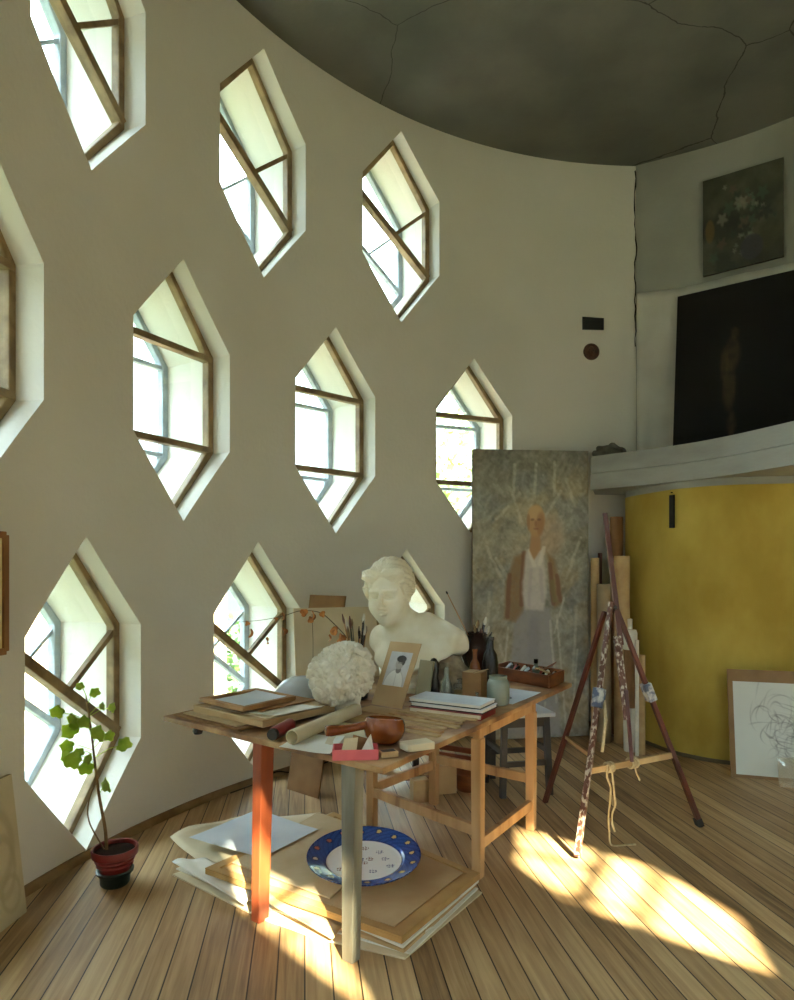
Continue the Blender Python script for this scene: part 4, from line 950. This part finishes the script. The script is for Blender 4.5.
e_ = cd1[-1]; cd1 += [Vector((e_.x + .01, e_.y, .008)), Vector((e_.x + .08, e_.y, .006)), Vector((e_.x + .15, e_.y + .01, .006))]
cc_ = xbar
MB().tube(catmull(cd1, 5), .0055, 7).build('strand', rope, cc_, smooth=True)
cd2 = [Vector((p.x + .022 + .008 * math.sin(i * 2), p.y - .004, p.z)) for i, p in enumerate(cd1) if p.z > .06]
MB().tube(catmull(cd2, 5), .0055, 7).build('strand', rope, cc_, smooth=True)
for s in (-.012, .006, .022):
    M_ = Matrix(((k3 - k1).normalized().cross(Z).normalized(), Z.copy(), (k3 - k1).normalized())).transposed().to_4x4()
    tor = [(.026 + .006 * math.cos(t), s + .006 * math.sin(t)) for t in np.linspace(0, 2 * PI, 8, endpoint=False)]
    MB().lathe(tor, kk + (k3 - k1).normalized() * .0, 16, M_, closed=True).build('loop', rope, cc_, smooth=True)
kk2 = k1.lerp(k3, .50)
c2 = xbar
for s in (-.02, .0, .02): MB().lathe([(.028 + .006 * math.cos(t), s + .006 * math.sin(t)) for t in np.linspace(0, 2 * PI, 8, endpoint=False)], kk2, 16, M_, closed=True).build('loop', rope, c2, smooth=True)
MB().tube([kk2 + Vector((0, -.03, 0)), kk2 + Vector((.01, -.035, -.05)), kk2 + Vector((.03, -.03, -.09))], .005, 6).build('loose_end', rope, c2, smooth=True)

# ================================================================== ROLLS IN THE CORNER
def roll(x, ytop, ybot, r, mt, label, lean=(0, 0), hollow=True, name='canvas_roll', dy=0):
    b_ = at(x, ybot, 0); b_.z = .001; zt = HC + (HY - ytop) * b_.y / F; t_ = Vector((b_.x + lean[0], b_.y + lean[1], zt)); ax_ = (t_ - b_).normalized()
    M_ = Matrix((ax_.orthogonal().normalized(), ax_.cross(ax_.orthogonal().normalized()), ax_)).transposed().to_4x4(); L_ = (t_ - b_).length
    prof = [(r, 0), (r, L_), (r * .82, L_), (r * .82, 0)]
    o = MB().lathe(prof, b_ + Z * (r * ax_.xy.length), 24, M_, closed=True).build(name, mt, None, smooth=True); origin(o); return tag(o, label, 'roll')
roll(595, 558, 737, .038, roll_m, 'thin tan roll leftmost in the corner, next to the portrait canvas')
roll(604, 584, 742, .062, roll_g, 'thick grey tan roll second from the portrait canvas')
roll(616.5, 517, 733, .058, roll_br, 'tallest brown roll at the back of the corner')
roll(622, 556, 742, .068, roll_m, 'broad tan roll in the corner in front of the tallest one')
o5 = at(630, 751, 0)
ct = thing('wrapped_roll', 'brown roll with a white wrapped top and small knob in the corner', 'roll', (o5.x, o5.y, 0))
zt = HC + (HY - 645) * o5.y / F
MB().lathe([(.045, .001), (.048, .30), (.052, .301), (.052, zt), (.001, zt)], o5, 24).build('body', roll_br, ct, smooth=True)
MB().lathe([(.0485, .001), (.0535, .02), (.0535, .36), (.053, .37)], o5, 24).build('lower_wrap', white_cap, ct, smooth=True)
MB().lathe([(.05, zt - .04), (.058, zt - .03), (.060, zt + .10), (.05, zt + .13), (.02, zt + .135), (.02, zt + .22), (.001, zt + .225)], o5, 24).build('white_wrap', white_cap, ct, smooth=True)
roll(637, 640, 756, .016, white_cap, 'thin white tube in the corner rolls')
roll(642, 655, 754, .026, roll_m, 'short thin tan roll at the right end of the corner rolls')
roll(600, 553, 730, .02, easel_wood, 'dark brown pole among the corner rolls')

# ================================================================== PICTURES
def man(u_, v_):
    A = 2.45; wx = u_ + .03 * (fbm(u_ * 6, v_ * 14, 31) - .5); wy = v_ + .012 * (fbm(u_ * 6, v_ * 14, 37) - .5)
    n1 = fbm(u_ * 5 + fbm(u_ * 3, v_ * 7, 9), v_ * 12, 1); n2 = fbm((u_ + v_ * A * .5) * 34, (v_ * A - u_ * .5) * 12, 2, 3); n3 = fbm((u_ - v_ * A * .6) * 32, (u_ * .6 + v_ * A) * 11, 7, 3); n4 = fbm(u_ * 40, v_ * A * 40, 13, 3)
    pick = fbm(u_ * 6, v_ * A * 6, 21); st_ = np.where(pick > .47, n2, n3)
    c = np.zeros(u_.shape + (3,)) + np.array((146, 142, 124.)); c = c + (n1 - .48)[..., None] * np.array((80, 72, 60.))
    c = blend(c, (122, 130, 134), ss(.46, .62, fbm(u_ * 4, v_ * 9, 41)) * .4); c = blend(c, (168, 150, 112), ss(.5, .66, fbm(u_ * 5, v_ * 9, 47)) * .5)
    c = blend(c, (100, 98, 84), ss(.15, .01, v_) * .6)
    c = c + ((st_ - .45) * 58)[..., None] + ((n4 - .47) * 48)[..., None]
    W_ = lambda x, y, rx, ry, k_=.25: ss(1 + k_, 1 - k_, ((wx - x) / rx) ** 2 + ((wy - y) / ry) ** 2)
    def band(x0, y0, x1, y1, w_):
        t = np.clip(((wx - x0) * (x1 - x0) + (wy - y0) * A ** 2 * (y1 - y0)) / ((x1 - x0) ** 2 + A ** 2 * (y1 - y0) ** 2), 0, 1)
        d_ = np.sqrt((wx - x0 - t * (x1 - x0)) ** 2 + (A * (wy - y0 - t * (y1 - y0))) ** 2); return ss(w_ * 1.4, w_ * .4, d_)
    tx = .35 + 1.1 * n4
    c = blend(c, (196, 184, 150), W_(.54, .28, .26, .13, .9) * .35 * tx); c = blend(c, (206, 150, 110), W_(.66, .30, .12, .07, .9) * .3)
    for l in ((.62, .24, .76, .145), (.42, .25, .31, .13), (.80, .45, .93, .31), (.12, .34, .27, .47), (.30, .86, .24, .68), (.54, .05, .53, .15), (.30, .45, .20, .38), (.2, .24, .3, .2), (.7, .16, .7, .04), (.1, .7, .14, .5), (.9, .55, .86, .8), (.88, .2, .8, .1), (.36, .05, .34, .16)):
        c = blend(c, (206, 201, 180), band(*l, .014) * .5 * tx)
    def quad(pts, k_=.02):     # soft polygon, points clockwise on the picture
        m_ = np.full(u_.shape, 9.)
        for a_, b_ in zip(pts, pts[1:] + pts[:1]):
            ex, ey = b_[0] - a_[0], (b_[1] - a_[1]) * A; L_ = math.hypot(ex, ey); m_ = np.minimum(m_, (ex * (wy - a_[1]) * A - ey * (wx - a_[0])) / L_)
        return ss(-k_, k_, m_)
    c = blend(c, (150, 146, 146), quad([(.36, .555), (.66, .555), (.76, .99), (.28, .99)]) * (.62 + .5 * n4)); c = blend(c, (122, 122, 126), band(.52, .60, .52, .95, .05) * .35)
    c = blend(c, (138, 104, 62), np.maximum(quad([(.36, .375), (.46, .355), (.42, .56), (.36, .60), (.26, .59), (.28, .46)]), quad([(.62, .355), (.70, .385), (.76, .50), (.76, .54), (.68, .56), (.66, .46)])) * (.6 + .5 * n4))
    c = blend(c, (112, 66, 46), (band(.44, .36, .41, .54, .022) + band(.31, .44, .29, .58, .02) + band(.66, .40, .69, .54, .02) + band(.72, .44, .75, .53, .018)) .clip(0, 1) * .65); c = blend(c, (118, 112, 62), band(.68, .46, .70, .53, .02) * .6)
    c = blend(c, (206, 198, 190), quad([(.46, .35), (.60, .35), (.64, .50), (.60, .565), (.44, .555), (.42, .50)]) * (.75 + .35 * n4)); c = blend(c, (178, 166, 168), (band(.50, .42, .48, .54, .016) + band(.58, .42, .60, .53, .016)).clip(0, 1) * .5)
    c = blend(c, (228, 222, 210), (band(.49, .35, .53, .405, .018) + band(.61, .345, .57, .40, .018)).clip(0, 1) * .7)
    c = blend(c, (176, 132, 90), quad([(.505, .29), (.575, .29), (.585, .35), (.53, .385), (.49, .35)], .012))
    c = blend(c, (186, 142, 94), W_(.545, .25, .078, .056, .25) * .95); c = blend(c, (204, 168, 118), W_(.535, .222, .06, .026, .6) * .7); c = blend(c, (152, 100, 64), W_(.582, .262, .034, .042, .6) * .55); c = blend(c, (146, 104, 72), W_(.478, .255, .014, .03, .4) * .6)
    for ex in (.515, .57): c = blend(c, (110, 74, 52), W_(ex, .247, .016, .0045, .6) * .6)
    c = blend(c, (140, 88, 60), W_(.542, .262, .010, .012, .6) * .5); c = blend(c, (134, 80, 62), W_(.545, .279, .024, .004, .6) * .55)
    for l in ((.72, .58, .80, .95), (.66, .60, .72, .88), (.30, .62, .26, .82), (.78, .52, .70, .64), (.20, .90, .12, .74), (.9, .7, .86, .95), (.62, .88, .56, .99)): c = blend(c, (204, 200, 182), band(*l, .010) * .6 * tx)
    return c * .92 + 28
pbl = at(470, 737, 0); pbl = Vector((.70, 6.16, .012)); pbr = at(589.5, 737, 0); pbr.z = .012
ptl = atY(472.5, 449, 5.97); ptr = atY(588.5, 451, 6.15)
pbl = Vector((ptl.x - .014, ptl.y - .12, .012)); pbr = Vector((ptr.x - .034, ptr.y - .12, .012))
o = panel(ptl, ptr, pbr, pbl, .028, man, 150, 360, (84, 58, 36)).build('portrait_canvas', vcmat('oil_paint_canvas', .75, .4, 90), None); origin(o)
tag(o, 'tall unframed painting of a standing man in white shirt leaning in the corner', 'painting')

def dark_figure(u_, v_):
    c = np.zeros(u_.shape + (3,)) + np.array((13, 12, 11.)) + (fbm(u_ * 9, v_ * 9, 4) - .5)[..., None] * 8
    W_ = lambda x, y, rx, ry, k_=.5: ss(1 + k_, 1 - k_, ((u_ - x) / rx) ** 2 + ((v_ - y) / ry) ** 2)
    s = .4 + .6 * fbm(u_ * 30, v_ * 30, 8)
    for q in ((.27, .42, .035, .10), (.26, .62, .03, .14), (.28, .30, .018, .035), (.235, .48, .02, .1), (.275, .84, .018, .08)): c = blend(c, (92, 78, 52), W_(*q) * .9 * s)
    return c
dy = -.10
dTL, dTR = Vector((2.625, 6.16, 4.085)), Vector((4.05, 5.12, 4.085)); dBL, dBR = dTL + Vector((-.09, -.10, -1.515)), dTR + Vector((-.09, -.10, -1.515))
o = panel(dTL, dTR, dBR, dBL, .03, dark_figure, 90, 90, (30, 28, 24)).build('dark_canvas', vcmat('dark_oil_canvas', .9, .1, 60), None); origin(o)
tag(o, 'large nearly black painting with a faint figure standing on the balcony', 'painting')
def flowers(u_, v_):
    c = np.zeros(u_.shape + (3,)) + np.array((74, 76, 62.)) + (fbm(u_ * 6, v_ * 6, 3) - .5)[..., None] * 50
    c = blend(c, (44, 46, 40), ss(.35, .6, fbm(u_ * 4, v_ * 4, 11)) * ss(.1, .4, v_) * .9); r = np.random.default_rng(2)
    for i in range(46):
        x, y, s = r.normal(.58, .18), r.normal(.48, .2), r.uniform(.02, .07); k_ = [(120, 128, 112), (70, 92, 74), (46, 58, 50), (142, 138, 122), (96, 80, 70), (34, 38, 36)][i % 6]
        ang = np.arctan2(v_ - y, u_ - x); c = blend(c, k_, ss(1.2, .7, np.hypot(u_ - x, v_ - y) / (s * (1 + .3 * np.sin(5 * ang)))) * .7)
    c = blend(c, (118, 96, 54), ss(1.3, .7, ((u_ - .09) / .06) ** 2 + ((v_ - .55) / .12) ** 2) * .7); c = blend(c, (60, 58, 70), ss(1.2, .8, ((u_ - .62) / .14) ** 2 + ((v_ - .82) / .13) ** 2) * .8)
    return c
fTL, fTR = atY(703, 181.5, 6.13), atY(783.5, 157, 5.75)
fBL, fBR = Vector((fTL.x, fTL.y, HC + (HY - 276.5) * fTL.y / F)), Vector((fTR.x, fTR.y, HC + (HY - 256) * fTR.y / F))
o = panel(fTL, fTR, fBR, fBL, .025, flowers, 70, 80, (60, 52, 40)).build('flower_painting', vcmat('flower_oil_canvas', .6, .3, 60), None); origin(o)
tag(o, 'small murky flower painting hanging high on the right wall', 'painting')
# white cotton sheet along the balcony wall
vs = []; fs = []; NP = 90; NZ = 26; PW = []
P0 = [p for p in RWP if p.y > 4.4 and p.x > 2.3]
L0 = [0]
for i in range(1, len(P0)): L0.append(L0[-1] + (P0[i] - P0[i - 1]).length)
for i in range(NP + 1):
    s = .012 + (L0[-1] - .05) * i / NP; j = max(k_ for k_ in range(len(L0)) if L0[k_] <= s); j = min(j, len(P0) - 2); t = (s - L0[j]) / (L0[j + 1] - L0[j]); p = P0[j].lerp(P0[j + 1], t); d_ = (P0[j + 1] - P0[j]).normalized(); n_ = Vector((d_.y, -d_.x, 0))
    for k_ in range(NZ + 1):
        f_ = k_ / NZ; o_ = .03 + .012 * math.sin(s * 16 + 1.2 * math.sin(f_ * 3)) * (.3 + f_) + .005 * math.sin(s * 41 + f_ * 5) + (.004 if abs(f_ - .42) < .02 else 0)
        vs.append(p + n_ * o_ + Z * (4.235 - .02 * math.sin(s * 3.5) ** 2 - f_ * 1.66))
for i in range(NP):
    for k_ in range(NZ): a = i * (NZ + 1) + k_; fs.append((a, a + 1, a + NZ + 2, a + NZ + 1))
o = MB().add(vs, fs).build('white_sheet', cloth_m, None, smooth='all'); origin(o); o.modifiers.new('Thickness', 'SOLIDIFY').thickness = .003
tag(o, 'white cotton sheet hung on the balcony wall behind the dark painting', 'cloth')
# grey rag or broken plaster at the left end of the balcony
rg = lambda P: s_ell(P, (0, 0, .07), (.15, .07, .10)) + .02 * np.sin(P[..., 0] * 40 + P[..., 2] * 20) * np.sin(P[..., 2] * 46 + P[..., 1] * 30)
mb = nets(lambda P: np.maximum(rg(P), .004 - P[..., 2]), (-.24, -.14, -.02), (.24, .14, .24), .010); rc = Vector((2.02, 6.26, 2.551))
mb.v = [(x + rc.x, y + rc.y, max(z, .001) + rc.z) for x, y, z in mb.v]
solo(mb, 'grey_rag', mat('grey_rag_cloth', (112, 110, 98), .95, (78, 76, 66), scale=9, bump=.5), 'crumpled grey rag at the left end of the balcony', 'cloth', smooth='all')
# plaque and medallion on the wall, strip on the yellow wall
def onwall(x, y, off=.0):
    t = (x - CX) / F; b_ = t * CEN[0] + CEN[1]; a_ = 1 + t * t; R2 = RC - off; c_ = CEN[0] ** 2 + CEN[1] ** 2 - R2 ** 2; Y = (b_ + math.sqrt(b_ * b_ - a_ * c_)) / a_; return atY(x, y, Y)
p0_, p1_, p2_, p3_ = onwall(582.5, 329.5, .012), onwall(604, 330, .012), onwall(604, 318, .012), onwall(582.5, 316.5, .012)
solo(MB().slab([p0_, p1_, p2_, p3_], .010), 'wall_plaque', black, 'small black rectangular plaque high on the curved wall', 'plaque', bevel=.002)
mc = onwall(591, 352, .001); nw = Vector((CEN[0] - mc.x, CEN[1] - mc.y, 0)).normalized(); Mm = Matrix((nw.cross(Z), -Z.cross(nw).cross(nw) * 1.0, nw)).transposed(); Mm = nw.to_track_quat('Z', 'Y').to_matrix().to_4x4()
mm = thing('wall_medallion', 'round brown relief medallion below the black plaque', 'medallion', mc)
mdisc = MB().lathe([(.08, .001), (.082, .01), (.078, .02), (.066, .018), (.062, .012), (.03, .014), (.001, .015)], mc, 40, Mm).build('disc', medal_m, mm, smooth=True)
mb = nets(lambda P: smin(smin(s_ell(P, (0, .01, .012), (.034, .042, .016)), s_ell(P, (-.03, .0, .012), (.016, .016, .012)), .01), s_ell(P, (.005, -.035, .012), (.03, .016, .012)), .01) + .003 * np.sin(P[..., 0] * 200) * np.sin(P[..., 1] * 190), (-.07, -.07, -.01), (.07, .07, .04), .004)
mb.v = [mc + Mm.to_3x3() @ Vector(p) for p in mb.v]; mb.build('relief', medal_m, mdisc, smooth='all')
ys = Vector((2.195, 5.26, 0)); ysx = None
best = min(YWP, key=lambda p: abs(CX + F * p.x / p.y - 673)); i_ = YWP.index(best); d_ = (YWP[i_ + 1] - YWP[i_ - 1]).normalized(); n_ = Vector((d_.y, -d_.x, 0)); 
zt, zb = HC + (HY - 495) * best.y / F, HC + (HY - 528) * best.y / F
hk = thing('hanging_strip', 'narrow dark strip hanging on the yellow wall', 'strip', best + n_ * .012 + Z * zb)
MB().bar(best + n_ * .010 + Z * zb, best + n_ * .010 + Z * zt, .05, .014, d_).build('strip', iron, hk, bevel=.003)
MB().tube([best + n_ * .004 + Z * (zt + .02), best + n_ * .02 + Z * (zt + .02)], .005, 8).build('nail', black, hk)

# drawing on its board against the yellow wall
def sketch(u_, v_):
    c = np.zeros(u_.shape + (3,)) + np.array((214, 216, 208.)) + (fbm(u_ * 4, v_ * 4, 3) - .5)[..., None] * 10
    r = np.random.default_rng(12)
    for i in range(110):
        a = r.uniform(0, 6.28); cx_, cy_ = r.normal(.47, .10), r.normal(.50, .14); rx, ry = r.uniform(.04, .26), r.uniform(.05, .28); w_ = r.uniform(.10, .5)
        th = np.arctan2((v_ - cy_) / ry, (u_ - cx_) / rx); q = np.hypot((u_ - cx_) / rx, (v_ - cy_) / ry) + .1 * np.sin(th * 3 + a)
        arc = ss(.3, .0, np.abs(((th - a + PI) % (2 * PI)) - PI) / 3.2); c = blend(c, (110, 110, 108), ss(.022, .004, np.abs(q - 1) * min(rx, ry) * 3) * arc * w_)
    return c
b0_ = at(731, 777, .0) ; b0_.z = .001
dirb = Vector((.955, -.297, 0)).normalized(); nb_ = Vector((-dirb.y, dirb.x, 0)); Wd, top = .80, .775
upv = nb_ * .17 + Z * top; b1_ = b0_ + dirb * Wd
dbd = thing('sketch_board', 'brown board with a pencil drawing leaning against the yellow wall', 'drawing board', (b0_ + b1_) / 2)
dbb = MB().slab([b0_, b1_, b1_ + upv, b0_ + upv], .014).build('board', mat('hardboard', (150, 118, 78), .7, (128, 96, 60), scale=4), dbd, bevel=.002)
fnt = (b1_ - b0_).cross(upv).normalized() * .003
q_ = lambda a, b: b0_ + dirb * (Wd * a) + upv * b + fnt
panel(q_(.045, .885), q_(.97, .885), q_(.97, .03), q_(.045, .03), .0015, sketch, 150, 140, (220, 220, 214)).build('drawing', vcmat('pencil_drawing', .9, 0), dbb)
g0 = at(779, 787, .0); g0.z = .001; g1 = g0 + dirb * .30; gu = nb_ * .05 + Z * .19
solo(MB().slab([g0, g1, g1 + gu + dirb * .02 + Z * .05, g0 + gu], .004), 'glass_sheet', glassmat('cut_glass', (.93, .97, .98), .35, .03), 'loose sheet of cut glass leaning in front of the pencil drawing', 'glass')

# left edge: framed picture on the wall and canvas leaning below
pr = onwall(-3, 592, .001); tdir = Vector((-(pr.y - CEN[1]), (pr.x - CEN[0]), 0)).normalized(); tdir = tdir if tdir.y < 0 else -tdir; nin = Vector((CEN[0] - pr.x, CEN[1] - pr.y, 0)).normalized()
z0, z1 = HC + (HY - 651) * pr.y / F, HC + (HY - 535) * pr.y / F
wf = thing('wall_picture', 'cream matted picture in a thin wooden frame at the left edge', 'picture', Vector((pr.x, pr.y, z0)) + tdir * .2)
pp = lambda s, z, o_=.04: Vector((pr.x, pr.y, z)) + tdir * s + nin * o_
for a, b in (((.0, z0), (.0, z1)), ((.46, z0), (.46, z1)), ((0, z0), (.46, z0)), ((0, z1), (.46, z1))):
    MB().bar(pp(*a), pp(*b), .022, .03, nin).build('frame_rail', wood, wf, bevel=.003)
MB().slab([pp(0, z0, .038), pp(.46, z0, .038), pp(.46, z1, .038), pp(0, z1, .038)][::1], .004, nin).build('mat_board', mat('cream_mat', (214, 200, 150), .8), wf)
lc0 = at(27, 912, .0); lc0.z = .001; ld_ = Vector((-.10, -1, 0)).normalized(); lup = Vector((-.075, .01, .615))
def pale_sketch(u_, v_):
    c = np.zeros(u_.shape + (3,)) + np.array((196, 184, 150.)) + (fbm(u_ * 5, v_ * 5, 3) - .5)[..., None] * 26
    for (x, y, rx, ry) in ((.80, .6, .12, .2), (.72, .45, .2, .25), (.85, .8, .1, .12)): c = blend(c, (172, 158, 124), ss(.05, .01, np.abs(np.hypot((u_ - x) / rx, (v_ - y) / ry) - 1) * .2) * .6)
    return c
Ln = .55
o = panel(lc0 + ld_ * Ln + lup, lc0 + lup, lc0, lc0 + ld_ * Ln, .022, pale_sketch, 60, 60, (150, 136, 104)).build('leaning_canvas', vcmat('raw_canvas', .85, .2, 120), None); origin(o)
tag(o, 'pale canvas with a faint sketch leaning on the wall at the lower left', 'canvas')

# ================================================================== POTTED PLANT
pc = at(115, 884, 0); pc = Vector((pc.x, pc.y, 0)); 
pl = thing('potted_plant', 'tall thin leafy plant in a red pot by the lower left window', 'plant', pc)
MB().lathe([(0.06072, 0.00088), (0.06808, 0.01056), (0.07176, 0.0484), (0.08464, 0.0616), (0.08832, 0.07392), (0.07912, 0.07744), (0.06808, 0.0704), (0.0552, 0.0176), (0.00092, 0.0132)], pc, 40).build('saucer', green_pot, pl, smooth=True)['label'] = 'dark green lower pot'
pot = MB().lathe([(0.0644, 0.044), (0.06992, 0.07744), (0.07728, 0.0968), (0.08648, 0.1021), (0.0828, 0.1091), (0.09016, 0.1197), (0.09384, 0.125), (0.08924, 0.132), (0.09752, 0.1426), (0.1067, 0.1478), (0.1086, 0.176), (0.1049, 0.183), (0.09752, 0.1813), (0.09384, 0.1584), (0.00092, 0.1496)], pc, 44).build('pot', red_pot, pl, smooth=True)
sm = MB().lathe([(0.00092, 0.169), (0.0552, 0.1707), (0.09292, 0.1637), (0.092, 0.1566), (0.00092, 0.1549)][::-1], pc, 32).build('soil', soil, pot, smooth=True)
pY = pc.y
sp = [Vector((pc.x - .04, pc.y, .155)), atY(105, 828, pY), atY(99, 795, pY - .01), atY(94, 755, pY), atY(90, 722, pY), atY(86, 696, pY)]
MB().tube(catmull(sp, 8), [.009 - .005 * i / 40 for i in range(41)], 8).build('stem', stem_m, pl, smooth=True)
MB().tube(catmull([Vector((pc.x - .045, pc.y, .155)), atY(90, 824, pY), atY(88, 806, pY), atY(93, 788, pY), atY(97, 774, pY)], 6), .0035, 6).build('stem', stem_m, pl, smooth=True)
for (x, y, s, sx, sy) in ((57, 718, 8, 90, 722), (70, 738, 10, 91, 728), (76, 730, 9, 91, 726), (84, 728, 8, 92, 735), (98, 741, 10, 93, 745), (109, 741, 7, 94, 748), (124, 751, 9, 95, 757), (67, 752, 8, 93, 750), (72, 768, 10, 95, 765), (86, 775, 9, 96, 770), (79, 757, 6, 94, 755), (106, 792, 9, 99, 795), (95, 697, 6, 88, 703), (80, 690, 5, 87, 698), (66, 762, 8, 94, 760), (102, 710, 5, 90, 714), (88, 764, 7, 95, 766), (72, 724, 7, 90, 724), (112, 712, 6, 90, 716)):
    yy = pY + rnd.uniform(-.07, .07); a = atY(sx, sy, pY); b = atY(x, y - s * .7, yy)
    stalk = MB().tube([a, a.lerp(b, .5) + Z * .012, b], .002, 5).build('leaf_stalk', leaf_g, pl, smooth=True)
    M_ = Matrix.Rotation(rnd.uniform(-.7, .7), 3, 'Z') @ Matrix.Rotation(PI / 2 + rnd.uniform(-.5, .3), 3, 'X') @ Matrix.Rotation(rnd.uniform(-.6, .6), 3, 'Z') @ Matrix.Rotation(PI, 3, 'Z')
    o = dleaf(b, s * pY / F * .98, stalk, leaf_g, 0, 'leaf', .35, 1, M_)
    me_off = None
# cable by the wall
cb = catmull([wall(-1.0, .012, RC - .05), wall(-.94, .02, RC - .06), wall(-.90, .05, RC - .05), wall(-.86, .012, RC - .07), wall(-.78, .012, RC - .05)], 8)
solo(MB().tube(cb, .005, 6), 'black_cable', black, 'thin black cable lying along the wall behind the table', 'cable', smooth=True)

# ================================================================== LIGHT AND CAMERA
SUN = Vector((.37, -.93, 0)).normalized(); EL = math.radians(37.2); SKY0, SKY1 = .7, 12.5
w = bpy.data.worlds.new('sky'); bpy.context.scene.world = w; w.use_nodes = True; nt = w.node_tree; bg = nt.nodes['Background']
# bright overcast-and-haze sky: three times brighter overhead than at the horizon
tc = nt.nodes.new('ShaderNodeTexCoord'); sz = nt.nodes.new('ShaderNodeSeparateXYZ'); nt.links.new(tc.outputs['Generated'], sz.inputs[0])
rp = nt.nodes.new('ShaderNodeMapRange'); rp.inputs['From Min'].default_value = 0; rp.inputs['From Max'].default_value = 1; rp.inputs['To Min'].default_value = SKY0; rp.inputs['To Max'].default_value = SKY1
nt.links.new(sz.outputs['Z'], rp.inputs['Value']); bg.inputs[0].default_value = (.80, .97, 1.10, 1); nt.links.new(rp.outputs[0], bg.inputs[1])
sl = bpy.data.lights.new('sun', 'SUN'); sl.energy = 38; sl.angle = math.radians(.8); sl.color = (1, .86, .63)
so = bpy.data.objects.new('sun', sl); C.objects.link(so); d = -(SUN * math.cos(EL) + Vector((0, 0, math.sin(EL)))); so.rotation_euler = d.to_track_quat('-Z', 'Y').to_euler(); so.location = (8, -14, 12)
cd = bpy.data.cameras.new('camera'); co = bpy.data.objects.new('camera', cd); C.objects.link(co)
cd.sensor_fit = 'VERTICAL'; cd.sensor_height = 36; cd.lens = 36 * F / 1000; cd.shift_y = (HY - 500) / 1000; cd.clip_start = .02; cd.clip_end = 500
co.location = (0, 0, HC); co.rotation_euler = (PI / 2, 0, 0)
S = bpy.context.scene; S.camera = co
S.view_settings.view_transform = 'Standard'; S.view_settings.look = 'None'; S.view_settings.gamma = 1; S.view_settings.use_curve_mapping = False
S.view_settings.exposure = 1.24
S.cycles.use_denoising = True; S.cycles.max_bounces = 12; S.cycles.diffuse_bounces = 9; S.cycles.transparent_max_bounces = 24
